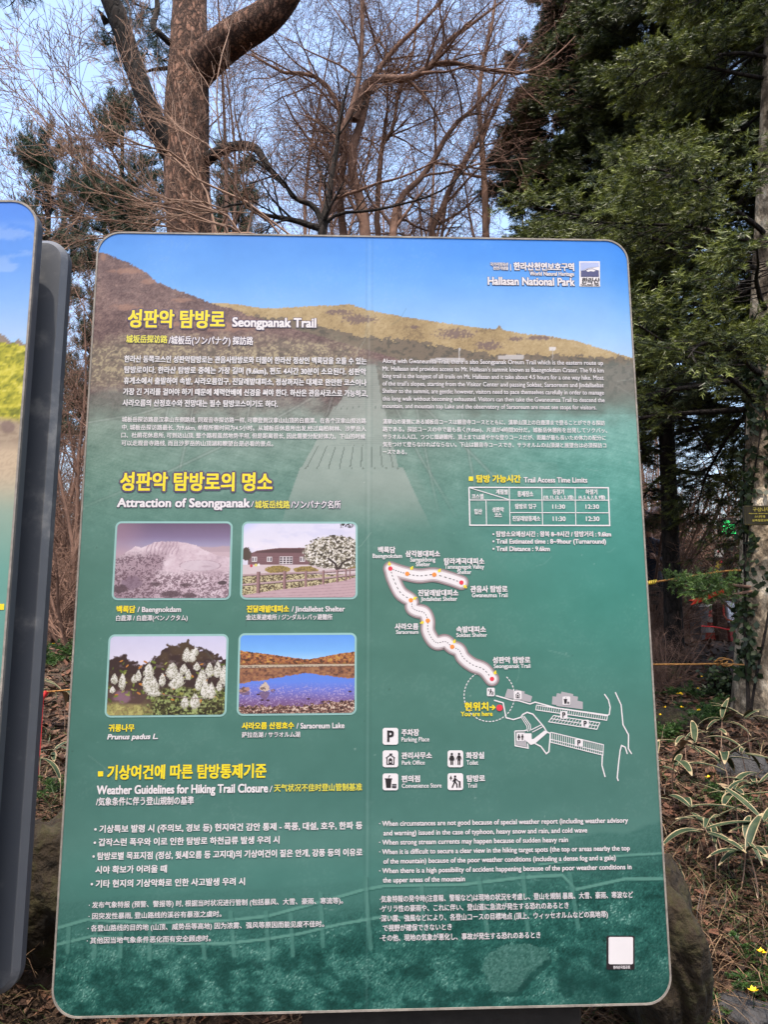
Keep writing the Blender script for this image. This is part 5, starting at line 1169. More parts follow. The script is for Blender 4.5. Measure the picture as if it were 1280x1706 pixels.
fir('fir_tree', 'farther blue-green evergreen beside the bare trees, right of centre', bI, 10.5, .13, 2.6, 2.5, 60, 64, M['dark_bark'], c0=(.010, .020, .010), c1=(.050, .075, .032), nl=.05, wd=.008, lean=(.1, 0))

# fir: one low branch reaching left in front of the ropes, ivy and plaque on the trunk
g = np.random.default_rng(71)
lowb = np.stack([resample([at(1252, 985, 5.2), at(1215, 992, 4.95), at(1180, 985, 4.8), at(1150, 975, 4.7), at(1128, 966, 4.65)], 14), resample([at(1250, 978, 5.2), at(1225, 975, 4.8), at(1205, 972, 4.6), at(1185, 975, 4.5), at(1165, 990, 4.45)], 14)])
aw, an = Acc(), Acc(); rr = np.linspace(.012, .004, 14); tubes(aw, lowb, np.stack([rr, rr]), 5)
P2, D2, r2, t2 = kids(lowb, np.stack([rr, rr]), 24, .2, 1, .5, 1.0, g); D2[:, 2] = D2[:, 2] * .25 + .12; D2 = norm(D2)
p2, r2 = grow(P2, D2, g.uniform(.06, .13, len(P2)), np.full(len(P2), .004), np.full(len(P2), .002), 5, .1, .01, g); tubes(aw, p2, r2, 3)
for q in (1, 2, 3, 4):
    for _ in range(2): sprays(an, p2[:, q], norm(p2[:, q] - p2[:, q - 1] + g.normal(0, .45, P2.shape)), g.uniform(.05, .10, len(P2)), .026, .005, 20, g, col0=(.03, .06, .015), col1=(.11, .19, .035), tip=.8, two_rank=True)
lb = aw.build('low_branch', M['twig_brown'], firF); an.build('needles', M['fir_needle'], lb, smooth=False)
def trunk_pt(t, az, off):
    """point on the bark of the fir trunk"""
    z = bF[2] + t; k = t / 8.2; c = bF + np.stack([.98 * k, .1 * k, t], -1)
    r = .135 * np.interp(k, [0, .1, .35], [1.22, 1.0, .9]) + off
    return c + np.stack([np.cos(az) * r, np.sin(az) * r, 0 * az], -1)
n = 3000; t = g.uniform(.25, 2.9, n); az = g.uniform(-np.pi, .2, n); P = trunk_pt(t, az, g.uniform(.004, .022, n))
keep = fbm(az * 3 + 40, t * 4 + 30, 1.0, oct=3, seed=6) + .18 * np.sin(az * 2 + t) + .10 * (t - 1.2) > .50
an = Acc(); nrm = np.stack([np.cos(az), np.sin(az), 0 * az], -1); leafcloud(an, P[keep], g, .06, .045, (.010, .020, .008), (.035, .058, .018), nrm[keep], 1.0)
iv = empty('ivy', bF, 'dark ivy climbing the lichened fir trunk at the right edge', 'ivy'); 
aw = Acc()
for k in range(7):
    tt = np.linspace(0, 2.8, 24); a0 = g.uniform(-2.8, -.3); tubes(aw, trunk_pt(tt, a0 + .5 * np.sin(tt * g.uniform(1, 2.4) + k), .006), np.linspace(.010, .004, 24), 5)
aw.build('stems', M['dark_bark'], iv); an.build('leaves', M['leaf'], iv, smooth=False)
def plane_conv(Y):
    def c(x, y):
        p = at(x, y, Y); return p[..., 0], p[..., 2]
    return c
def plane_fn(Y): return lambda u, v, d=0.0: np.stack([np.asarray(u, float), Y - (np.asarray(d, float) + 0 * np.asarray(u, float)), np.asarray(v, float)], -1)
def pxbox(acc, x0, y0, x1, y1, Y, depth, mi=0, bev=.004):
    c = plane_conv(Y); p, q = c(x0, y1); r_, s_ = c(x1, y0); slab(acc, rrect(p, q, r_, s_, min(.008, (r_ - p) / 4, (s_ - q) / 4), 3), -depth, 0, plane_fn(Y), mi, bev)
YQ = 5.02
pq = empty('name_plaque', at(1266, 875, YQ), 'small dark tree-name plaque with yellow Korean lettering tied to the fir trunk', 'plaque')
a = Acc(); pxbox(a, 1241, 842, 1294, 875, YQ, .012); a.build('plate', flat('dark_plaque', (.018, .014, .006), .45), pq, smooth=False)
M['plaque_yellow'] = flat('plaque_yellow', (.26, .22, .04), .5)
cc, ff = plane_conv(YQ - .002), plane_fn(YQ - .002)
a = Acc()
for t_, x0, x1, y0, y1 in (('구상나무', 1255, 1284, 845.4, 852.4), ('Abies koreana', 1248, 1286, 854.2, 856.6), ('소나무과', 1258, 1276, 858.6, 863), ('상록침엽교목', 1254, 1282, 865, 869)):
    T(a, t_, x0, x1, y0, y1, 'k', 'white', bold=.35, conv=cc, fn=ff, d0=.0005)
a.m = [np.zeros_like(m) for m in a.m]; a.build('lettering', M['plaque_yellow'], pq, smooth=False)
a = Acc(); stroke(a, [(1242.4, 843.4), (1242.4, 873.6), (1292, 873.6), (1292, 843.4)], 0.35, 'white', .0004, True, conv=cc, fn=ff); a.m = [np.zeros_like(m) for m in a.m]; a.build('border', M['plaque_yellow'], pq, smooth=False)

# ---- low leafless brush, copied
def proto_brush(seed, h):
    g = np.random.default_rng(seed); n = 9; stems, rads = [], []
    for k in range(n):
        az = g.uniform(0, 6.28); s = g.uniform(.15, .8); p = [np.array([0, 0, -.08])]
        for q in (.3, .65, 1): p.append(np.array([math.cos(az) * s * q * h, math.sin(az) * s * q * h, h * q * g.uniform(.8, 1.05)]) + g.normal(0, .05, 3))
        stems.append(p); rads.append(np.array([.011, .009, .006, .002]) * h)
    r = bare_tree('bare_shrub', 'tangle of russet leafless brush on the forest floor behind the signboards', 'leafless brush on the forest floor', stems, rads, seed, [(8, .05, 1, .4, 1.2, .3, .8, .5, 7, .0), (5, .1, 1, .4, 1.2, .15, .5, .6, 6, 0), (4, .15, 1, .4, 1.2, .06, .25, .7, 4, 0)], M['twig_thicket'], M['twig_thicket'], base=np.zeros(3), S0=5)
    r['category'] = 'shrub'; return r
br = [proto_brush(81, 1.3), proto_brush(82, 1.7)]
g = np.random.default_rng(83); first = [True, True]
for i, (x, Y, s) in enumerate([(90, 7.5, 1), (130, 6.8, .9), (60, 9, 1.3), (150, 9, 1.2), (110, 10.5, 1.4), (80, 12, 1.5), (140, 12.5, 1.5), (40, 11, 1.3), (115, 14, 1.7), (75, 16, 1.8), (1086, 6.3, .45), (1104, 6.6, .42), (1098, 8.3, .6), (1080, 10.6, 1.6), (1120, 11.4, 1.7), (1160, 13.2, 1.5), (1195, 14, 1.6), (1235, 13.5, 1.7), (1270, 12, 1.6), (1090, 14, 1.8), (1140, 16, 1.9), (1180, 17, 2), (1220, 18, 2), (1260, 17, 2), (1290, 9, 1.2), (1310, 7, 1), (200, 10, 1.4), (1050, 9.5, 1.3), (20, 14, 1.7), (1205, 21, 2.3), (1130, 20, 2.3)]):
    k = i % 2; o = br[k] if first[k] else copy_tree(br[k]); first[k] = False
    o.location = gz(at(x, 900, Y)[0], Y, .02); o.rotation_euler = (0, 0, g.uniform(0, 6.28)); o.scale = (s, s, s * g.uniform(.8, 1.1))
# evergreen ivy shrub behind the ropes
def leafy_shrub(name, label, px, Y, w_, h, n, seed, c0, c1, size=.05):
    g = np.random.default_rng(seed); b = gz(at(px, 900, Y)[0], Y, .05); root = empty(name, b, label, 'shrub')
    e = norm(g.normal(size=(26, 3)) * [1, 1, .9] + [0, 0, .8]); pts, rad = grow(np.broadcast_to(b, (26, 3)), e, g.uniform(.6, 1.1, 26) * h, np.full(26, .016), np.full(26, .004), 9, .16, .05, g); a = Acc(); tubes(a, pts, rad, 5); a.build('stems', M['dark_bark'], root)
    P, D, r, t = kids(pts, rad, n // 26, .25, 1, .2, 1.4, g); P = P + D * g.uniform(.02, .30, (len(P), 1)) * w_; P[:, 2] = np.maximum(P[:, 2], b[2] + .1)
    a = Acc(); leafcloud(a, P, g, size, size * .6, c0, c1); a.build('leaves', M['leaf'], root, smooth=False)
leafy_shrub('evergreen_shrub', 'dark evergreen shrub of small leaves left of the lit green display', 1158, 12.9, 1.0, 2.3, 5200, 91, (.010, .018, .009), (.032, .052, .022), .07)
leafy_shrub('evergreen_shrub', 'low evergreen shrub on the ground under the lower orange rope, by the fir', 1200, 6.0, .5, .28, 900, 92, (.012, .022, .009), (.04, .065, .022), .05)

# ================================================================== ropes, ribbons and small things on the right
def rope(label, pts, Y, r, m, n=40):
    p = resample(np.array([at(x, y, yy) for (x, y), yy in zip(pts, Y)]), n); a = Acc(); tubes(a, p, np.full(n, r), 6); return tag(a.build('rope', m), label, 'rope')
r1 = rope('upper orange rope running from the signboard up to the fir, tied with yellow string', [(1020, 978), (1075, 972), (1140, 962), (1205, 952), (1235, 950)], [5.0, 5.0, 5.05, 5.1, 5.15], .0065, M['rope'])
a = Acc(); g = np.random.default_rng(73)
for k in range(5): 
    c = at(1078 + 3.4 * k, 971.6 - .6 * k, 5.0); th = np.linspace(0, 6.28, 12); tubes(a, c + np.stack([.004 * np.cos(th) + (th - 3) * .002, .012 * np.sin(th), .013 * np.cos(th)], -1), np.full(12, .0035), 4)
a.build('string', flat('yellow_string', (.55, .42, .05), .7), r1)
r2 = rope('lower orange rope with a loose bow, stretched low above the grass', [(1000, 1108), (1085, 1107), (1150, 1106.6), (1195, 1106), (1240, 1107.5)], [4.6, 4.6, 4.65, 4.7, 5.1], .0055, M['rope'])
a = Acc()
for cx, cy, w_, h_ in ((1204, 1101, 9, 5), (1212, 1104, 11, 6), (1198, 1104, 7, 4)):
    th = np.linspace(.2, 6.0, 16); tubes(a, np.array([at(cx + w_ * math.cos(t), cy + h_ * math.sin(t), 4.7 - .02 * math.sin(t * 2)) for t in th]), np.full(16, .004), 5)
a.build('bow', M['rope'], r2)
rope('thin red-brown rope crossing the low brush by the storage post', [(1170, 1043), (1195, 1045), (1225, 1051)], [6.3, 6.3, 6.3], .005, M['red'])
rope('orange-brown rope low across the gap between the two signboards', [(50, 1153), (85, 1152), (120, 1149), (150, 1148)], [3.3, 3.3, 3.3, 3.3], .0035, M['rope'])
def ribbon(label, pts, Y, wd, m, notch=False):
    p = np.array([at(x, y, Y) for x, y in pts]); n = len(p); p = resample(p, 14); t = norm(np.gradient(p, axis=0)); s = norm(np.cross(t, [0, 1, 0])); tw = np.linspace(0.5, 0.1, 14)[:, None]; s = norm(s * np.cos(tw) + np.array([0, 1, 0]) * np.sin(tw)); wv = np.full(14, wd); 
    a_, b_ = p + s * wv[:, None] / 2, p - s * wv[:, None] / 2; nrm_ = norm(np.cross(t, s)) * .0006; i = np.arange(13)
    if notch: p_ = p[-1] - t[-1] * wd * .9; a_[-1] += 0
    a = Acc(); v = np.concatenate([a_ + nrm_, b_ + nrm_, a_ - nrm_, b_ - nrm_]); n = 14
    F = np.concatenate([np.c_[i, n + i, n + i + 1, i + 1], np.c_[2 * n + i, 2 * n + i + 1, 3 * n + i + 1, 3 * n + i], np.c_[i, i + 1, 2 * n + i + 1, 2 * n + i], np.c_[n + i, 3 * n + i, 3 * n + i + 1, n + i + 1]])
    a.add(v, F)
    if notch:
        e0, e1 = a_[-1], b_[-1]; L_ = t[-1] * wd * .9
        a.add(np.array([e0, (e0 + e1) / 2, e0 + L_]), np.array([[0, 1, 2]])); a.add(np.array([e1, (e0 + e1) / 2, e1 + L_]), np.array([[0, 2, 1]]))
    return tag(a.build('ribbon', m, smooth=True), label, 'ribbon')
M['ribbon_red'] = flat('bright_red_ribbon', (.62, .045, .025), .5, var=.15)
ribbon('red swallow-tailed ribbon pointing left from the low fir branch', [(1207, 984), (1192, 989), (1176, 996), (1157, 1002)], 4.60, .032, M['ribbon_red'], True)
ribbon('dark red ribbon hanging from the rope between the two signboards', [(70, 1154), (67, 1190), (64, 1240), (60, 1292)], 3.28, .018, M['red'])
ribbon('short red ribbon end knotted on the rope left of the large signboard', [(78, 1152), (72, 1160), (64, 1170)], 3.27, .02, M['red'])

YG = 11.0
# traffic cone
b = gz(at(1188.5, 1060, YG)[0], YG); cone = empty('traffic_cone', b, 'red traffic cone with two white bands beside a brown post', 'cone')
def lathe(acc, prof, c, n=20, mi=0):
    th = np.arange(n) * 2 * np.pi / n; p = np.array(prof)
    v = np.stack([p[:, 0][:, None] * np.cos(th), p[:, 0][:, None] * np.sin(th), np.repeat(p[:, 1][:, None], n, 1)], -1) + c
    k = len(p); i = np.arange(k - 1)[:, None] * n; s_ = np.arange(n)[None]; s2 = (s_ + 1) % n
    acc.add(v.reshape(-1, 3), np.stack([i + s_, i + s2, i + n + s2, i + n + s_], -1).reshape(-1, 4), mi)
hc = 52 * YG / FPX
a = Acc(); lathe(a, [(.115, .03), (.02, hc), (.0, hc)], b); a.build('body', flat('cone_red', (.30, .03, .02), .5), cone)
for z0, z1 in ((.30, .46), (.62, .78)):
    f = lambda z: .115 + (.02 - .115) * (z - .03) / (hc - .03) + .003
    a = Acc(); lathe(a, [(f(z0 * hc) , z0 * hc), (f(z1 * hc), z1 * hc)], b); a.build('band', flat('cone_white', (.45, .45, .46), .4), cone)
a = Acc(); box(a, b + [0, 0, .015], .30, .30, .03); a.build('foot', flat('cone_black', (.02, .02, .02), .7), cone, smooth=False)
def gpost(name, label, cat, x0, y0, x1, Y, depth, mtl, y1=None):
    bx_ = at((x0 + x1) / 2, y0, Y); gnd = gz(bx_[0], Y); root = empty(name, gnd, label, cat)
    c = plane_conv(Y); p, _ = c(x0, y0); q, t_ = c(x1, y0); a = Acc(); slab(a, rrect(p, gnd[2] - .03, q, t_, .01, 3), -depth, 0, plane_fn(Y), 0, .006); a.build('body', mtl, root, smooth=False); return root
po = gpost('wooden_post', 'brown wooden post with a red chain, between the cone and the white barrier', 'post', 1193.5, 1003, 1212, 10.8, .14, mat('brown_stained_wood', [(.3, (.035, .014, .008)), (.7, (.065, .028, .016))], 6, .6, stretch=(6, 6, .4)))
a = Acc(); 
for k in range(9):
    th = np.linspace(0, 6.28, 9); c = at(1206 + k * .15, 1008 + k * 2.0, 10.77); tubes(a, c + np.stack([(.014 if k % 2 else .004) * np.cos(th), (.004 if k % 2 else .012) * np.cos(th), .014 * np.sin(th)], -1), np.full(9, .004), 4)
a.build('chain', M['ribbon_red'], po)
bn = gpost('storage_bin', 'grey storage bin with a pale lid edge standing behind the cone', 'bin', 1166, 1010, 1194, 11.6, .4, mat('grey_plastic', [(.3, (.035, .033, .040)), (.7, (.055, .053, .06))], 5, .5))
a = Acc(); pxbox(a, 1165, 1007, 1195, 1011, 11.58, .43); a.build('lid', flat('pale_grey_plastic', (.30, .30, .29), .5), bn, smooth=False)
b = gz(at(1221, 1060, 10.6)[0], 10.6)
ba = empty('road_barrier', b, 'white barrier board with black lower edge and red foot, half hidden by the fir trunk', 'barrier')
c = plane_conv(10.6); f = plane_fn(10.6)
def polyslab(acc, P, depth, Y): 
    p = np.array(P, float); u, v = plane_conv(Y)(p[:, 0], p[:, 1]); slab(acc, np.c_[u, v][::-1], -depth, 0, plane_fn(Y), 0, .004)
a = Acc(); polyslab(a, [(1211.5, 1001), (1223, 1003), (1230, 1012), (1232, 1037), (1216, 1037)], .05, 10.6); a.build('board', flat('white_painted_board', (.55, .58, .66), .4), ba, smooth=False)
a = Acc(); polyslab(a, [(1216, 1037.4), (1232, 1037.4), (1232, 1048), (1218, 1048)], .06, 10.59); a.build('edge_strip', flat('black_rubber', (.012, .012, .012), .6), ba, smooth=False)
a = Acc(); polyslab(a, [(1215.6, 1044), (1219, 1049), (1230, 1049), (1227, 1076), (1219, 1072)], .08, 10.57); a.build('foot', flat('dark_red_plastic', (.20, .012, .014), .45), ba, smooth=False)
a = Acc(); tubes(a, np.array([at(1206, 1024, 10.5), at(1212, 1032, 10.5), at(1222, 1035, 10.5), at(1232, 1036, 10.5)]), np.full(4, .014), 6); a.build('handle', flat('orange_red_handle', (.5, .10, .05), .5), ba)
# lit display on a pole
YL = 12.0
led = empty('led_display', gz(at(1216, 900, YL)[0], YL), 'lit green dot display on a pole with a black box below it', 'display')
a = Acc(); pxbox(a, 1202, 862, 1229, 891, YL, .12); a.build('cabinet', M['black_steel'], led, smooth=False)
m = bpy.data.materials.new('green_leds'); m.use_nodes = True; e = m.node_tree.nodes['Principled BSDF']; e.inputs['Base Color'].default_value = (.01, .2, .05, 1); e.inputs['Emission Color'].default_value = (.03, 1, .22, 1); e.inputs['Emission Strength'].default_value = .55
a = Acc(); g = np.random.default_rng(77); cL, fL = plane_conv(YL - .004), plane_fn(YL - .004)
rows = ['..####......', '.######.....', '..####...##.', '......######', '####.#.#.###', '...##.##.##.', '.####.####..', '.###........', '###.#.######', '.###.##.####']
for j, rw in enumerate(rows):
    for i, ch in enumerate(rw):
        if ch == '#':
            x0 = 1204 + i * 1.95; y0 = 866.5 + j * 2.3; u, v = cL(np.array([x0, x0 + 1.5, x0 + 1.5, x0]), np.array([y0 + 1.8, y0 + 1.8, y0, y0])); a.add(fL(u, v), np.array([[0, 1, 2, 3]]))
a.build('lamps', m, led, smooth=False)
a = Acc(); pxbox(a, 1204, 904, 1227, 920, YL, .25); a.build('box', M['black_steel'], led, smooth=False)
a = Acc(); p = at(1216, 905, YL + .13); q = gz(p[0], YL + .13); tubes(a, np.array([q - [0, 0, .1], (p + q) / 2, p, at(1216, 870, YL + .13)]), np.full(4, .035), 10); a.build('pole', M['grey_steel'], led)
# vertical banner board
YV = 11.8
bv = empty('banner_board', gz(at(1199, 950, YV)[0], YV), 'narrow upright dark board with yellow and red Korean lettering under a white top', 'sign')
c = plane_conv(YV); p, _ = c(1192, 929); q, t_ = c(1206, 929); gg = gz(p, YV)[2]
a = Acc(); slab(a, rrect(p, gg, q, t_, .01, 3), -.04, 0, plane_fn(YV), 0, .004); a.build('board', flat('black_board', (.012, .010, .010), .5), bv, smooth=False)
a = Acc(); pxbox(a, 1193, 914.5, 1206, 928.6, YV, .04); a.build('top_board', flat('white_board', (.40, .38, .36), .5), bv, smooth=False)
a = Acc(); cv, fv = plane_conv(YV - .002), plane_fn(YV - .002)
for t_, x0, y0, cl in (('생', 1193.4, 935, 'yellow'), ('맥', 1193.4, 942, 'yellow'), ('수', 1193.6, 949, 'yellow'), ('■', 1199.6, 932, 'red_ink'), ('온', 1199.6, 939, 'yellow'), ('수', 1196, 916, 'red_ink')):
    T(a, t_, x0, x0 + 5.4, y0, y0 + 6, 'k', cl, bold=.5, conv=cv, fn=fv, d0=.0005)
a.build('lettering', INKM, bv, smooth=False)
# booth, fence and person beyond the signboard's right edge
YH = 13.2; b = gz(at(1104, 900, YH)[0], YH); booth = empty('booth', b, 'small dark booth with a pitched roof glimpsed beyond the right edge of the large signboard', 'booth')
a = Acc(); box(a, b + [0, .45, .95], .62, .9, 1.9); a.build('wall', flat('dark_brown_boards', (.018, .013, .012), .7), booth, smooth=False)
a = Acc(); zr = at(1098, 868, YH)[2]; 
for s_ in (-1, 1):
    v = np.array([[0, -.2, .26], [s_ * .46, -.2, -.12], [s_ * .46, 1.1, -.12], [0, 1.1, .26], [0, -.2, .30], [s_ * .48, -.2, -.08], [s_ * .48, 1.1, -.08], [0, 1.1, .30]]) + [b[0], YH, max(zr, b[2] + 1.9)]; a.add(v, np.array([[0, 1, 2, 3], [4, 7, 6, 5], [0, 4, 5, 1], [1, 5, 6, 2], [2, 6, 7, 3]]))
a.build('roof', flat('dark_slate', (.030, .024, .028), .6), booth, smooth=False)
a = Acc(); box(a, b + [0, -.012, .9], .36, .02, 1.5); a.build('door', flat('black_doorway', (.006, .006, .006), .6), booth, smooth=False)
YFc = 9.6; fl = empty('wooden_fence', gz(at(1070, 980, YFc)[0], YFc), 'weathered wooden rail fence in front of the person', 'fence')
for y0, y1 in ((978, 984), (989, 993), (1000, 1007)):
    a = Acc(); pxbox(a, 985, y0, 1112, y1, YFc, .035); a.build('rail', M['fence_wood'] if 'fence_wood' in M else M.setdefault('fence_wood', mat('weathered_wood', [(.3, (.030, .022, .018)), (.7, (.085, .066, .055))], 5, .85, stretch=(.4, 5, 5))), fl, smooth=False)
for x in (1000, 1055, 1109):
    p = at(x, 974, YFc + .04); q = gz(p[0], YFc + .04, .1); a = Acc(); box(a, (p + q) / 2 + [0, .04, 0], .07, .07, p[2] - q[2]); a.build('post', M['fence_wood'], fl, smooth=False)

def skin_mesh(name, verts, edges, mats, assign, levels=2):
    """one continuous surface grown over a skeleton"""
    me = bpy.data.meshes.new(name); me.from_pydata([v[:3] for v in verts], edges, []); ob = bpy.data.objects.new(name, me); COL.objects.link(ob)
    sk = ob.modifiers.new('skin', 'SKIN'); sk.use_smooth_shade = True
    for i, v in enumerate(verts):
        sv = me.skin_vertices[0].data[i]; sv.radius = (v[3], v[4] if len(v) > 4 else v[3]); sv.use_root = (i == 0)
    sub = ob.modifiers.new('sub', 'SUBSURF'); sub.levels = levels; sub.render_levels = levels
    bpy.context.view_layer.update(); nm = bpy.data.meshes.new_from_object(ob.evaluated_get(bpy.context.evaluated_depsgraph_get()))
    ob.modifiers.clear(); ob.data = nm; bpy.data.meshes.remove(me); nm.name = name; nm.materials.clear()
    for m_ in mats: nm.materials.append(m_)
    for p in nm.polygons: p.material_index = assign(p.center); p.use_smooth = True
    return ob
YPn = 10.5; pb = gz(at(1084, 950, YPn)[0], YPn)
per = empty('person', pb, 'person in a dark navy jacket and dark trousers, hands raised in front, behind the rope', 'person', rz=-.5)
V_ = [(0, 0, .93, .135, .10), (0, 0, 1.12, .13, .095), (0, 0, 1.32, .155, .10), (0, 0, 1.43, .10, .075), (0, -.01, 1.50, .055), (0, -.02, 1.56, .07), (0, -.025, 1.64, .088, .095), (0, -.015, 1.71, .06)]
E_ = [(0, 1), (1, 2), (2, 3), (3, 4), (4, 5), (5, 6), (6, 7)]
for s_ in (-1, 1):
    n = len(V_); V_ += [(s_ * .10, 0, .82, .095), (s_ * .105, -.02, .48, .062), (s_ * .11, .01, .10, .042), (s_ * .115, -.08, .05, .042), (s_ * .12, -.18, .035, .03)]; E_ += [(0, n), (n, n + 1), (n + 1, n + 2), (n + 2, n + 3), (n + 3, n + 4)]
    n = len(V_); V_ += [(s_ * .17, 0, 1.40, .062), (s_ * .225, .02, 1.14, .050), (s_ * .16, -.20, 1.17, .038), (s_ * .13, -.27, 1.19, .024, .030), (s_ * .115, -.33, 1.20, .016, .036)]; E_ += [(3, n), (n, n + 1), (n + 1, n + 2), (n + 2, n + 3), (n + 3, n + 4)]
    h_ = n + 4
    for k, (dx, dz, L_) in enumerate(((.0, .030, .066), (.0, .011, .074), (0, -.009, .068), (0, -.027, .054))):
        n = len(V_); V_ += [(s_ * .112, -.355, 1.20 + dz, .0095), (s_ * .095, -.355 - L_ * .55, 1.20 + dz * 1.1, .0085), (s_ * .070, -.355 - L_ * .9, 1.195 + dz, .007)]; E_ += [(h_, n), (n, n + 1), (n + 1, n + 2)]
    n = len(V_); V_ += [(s_ * .10, -.30, 1.225, .011), (s_ * .075, -.335, 1.245, .009)]; E_ += [(h_ - 1, n), (n, n + 1)]
skin_m = flat('skin', (.32, .16, .10), .5); navy = flat('navy_jacket', (.010, .013, .024), .7, var=.2); dkt = flat('dark_trousers', (.008, .008, .010), .8)
def asg(c): 
    if c.z > 1.49 or (c.y < -.255 and c.z > 1.0): return 0
    return 1 if c.z > .86 else (2 if c.z > .09 else 3)
bo = skin_mesh('body', V_, E_, [skin_m, navy, dkt, flat('black_shoes', (.01, .01, .01), .5)], asg); bo.parent = per
a = Acc(); th = np.linspace(0, np.pi, 9); ph = np.arange(16) * 2 * np.pi / 16
hv = np.stack([.098 * np.sin(th)[:, None] * np.cos(ph), -.012 + .108 * np.sin(th)[:, None] * np.sin(ph), 1.655 + .10 * np.cos(th)[:, None] + 0 * ph], -1)
hv[..., 2] = np.where((hv[..., 1] < -.05) & (hv[..., 2] < 1.68), 1.685, hv[..., 2]); i = np.arange(8)[:, None] * 16; s_ = np.arange(16)[None]; a.add(hv.reshape(-1, 3), np.stack([i + s_, i + 16 + s_, i + 16 + (s_ + 1) % 16, i + (s_ + 1) % 16], -1).reshape(-1, 4))
a.build('hair', flat('black_hair', (.006, .005, .005), .9, .05), per, world=False)
a = Acc()
for s_ in (-1, 1): lathe(a, [(.0, 0), (.008, .004), (.0085, .010), (.0, .014)], np.array([s_ * .032, -.118, 1.645]), 8)
a.build('eyes', flat('dark_eyes', (.02, .015, .012), .3), per, world=False)
a = Acc(); a.add(np.array([[-.012, -.108, 1.625], [.012, -.108, 1.625], [0, -.135, 1.617], [0, -.112, 1.662]]), np.array([[0, 1, 2], [0, 2, 3], [1, 3, 2]])); a.build('nose', skin_m, per, world=False)
a = Acc(); box(a, (0, -.112, 1.598), .045, .012, .008); a.build('mouth', flat('lips', (.20, .07, .06), .5), per, world=False)

# ================================================================== ground cover
g = np.random.default_rng(101)
def scatter(n, x0, x1, y0, y1, pw_=2.0):
    u = g.random(n); y = (y0 ** (1 - pw_) + u * (y1 ** (1 - pw_) - y0 ** (1 - pw_))) ** (1 / (1 - pw_)); x = g.uniform(x0, x1, n) * y
    return x, y
x, y = scatter(42000, -.62, .62, 1.7, 24, 1.7); z = hterr(x, y); n = len(x)
P = np.stack([x, y, z + g.uniform(.002, .03, n)], -1); d = norm(np.stack([g.normal(size=n), g.normal(size=n), g.normal(0, .35, n)], -1)); s = norm(np.cross(d, np.stack([g.normal(0, .35, n), g.normal(0, .35, n), np.ones(n)], -1)))
L = (g.uniform(.02, .05, n) * np.interp(y, [2, 3.2, 12, 24], [.55, .8, 1.6, 2.4]))[:, None]; w_ = L * g.uniform(.3, .6, (n, 1)); up = np.array([0, 0, .25])
v = np.stack([P - d * L, P + s * w_ + up * L * .5, P + d * L, P - s * w_ + up * L * .5], 1)
cols = np.array([[.14, .068, .040], [.085, .042, .026], [.22, .125, .078], [.05, .029, .019], [.18, .080, .048]])[g.integers(0, 5, n)] * g.uniform(.35, .8, (n, 1))
a = Acc(); a.add(v.reshape(-1, 3), np.arange(4 * n).reshape(-1, 4), 0, np.repeat(cols, 4, 0)); tag(a.build('leaf_litter', M['litter'], smooth=False), kind='stuff')
def blades(name, x, y, hmin, hmax, wd, cols, lie, g):
    n = len(x); P = np.stack([x, y, hterr(x, y)], -1); az = g.uniform(0, 6.28, n); h = g.uniform(hmin, hmax, n); out = g.uniform(*lie, n)
    d0 = np.stack([np.cos(az) * out, np.sin(az) * out, np.ones(n)], -1); d0 = norm(d0); sd = norm(np.cross(d0, [0, 0, 1.0])); pts = [P]
    for k in range(3): pts.append(pts[-1] + d0 * (h / 3)[:, None]); d0 = norm(d0 + np.stack([np.cos(az) * .3, np.sin(az) * .3, -.38 + 0 * az], -1) + g.normal(0, .12, d0.shape))
    W_ = np.array([1, .9, .65, .15]) * wd / 2; v = np.stack([np.stack([p - sd * w_, p + sd * w_], 1) for p, w_ in zip(pts, W_)], 1)
    f = np.arange(n)[:, None, None] * 8 + (np.arange(3) * 2)[None, :, None] + np.array([0, 1, 3, 2])[None, None]
    c = cols[g.integers(0, len(cols), n)] * g.uniform(.6, 1.15, (n, 1)); a = Acc(); a.add(v.reshape(-1, 3), f.reshape(-1, 4), 0, np.repeat(c, 8, 0)); return tag(a.build(name, M['leaf'], smooth=False), kind='stuff')
straw = np.array([[.15, .092, .050], [.085, .050, .029], [.05, .030, .018], [.24, .16, .092], [.025, .016, .010]])
x, y = scatter(34000, -.62, .62, 1.75, 6.5, 2.3); k = fbm(x * 1.0 + 20, y + 20, .5, oct=3, seed=9) > .34; blades('dry_grass', x[k], y[k], .07, .26, .0030, straw, (.6, 3.6), g)
x, y = scatter(16000, -.62, .62, 1.75, 6, 2.0); k = fbm(x + 60, y + 20, .45, oct=3, seed=12) > .54; blades('green_grass', x[k], y[k], .05, .16, .004, np.array([[.030, .055, .012], [.018, .036, .009], [.055, .080, .02]]), (.3, 1.5), g)

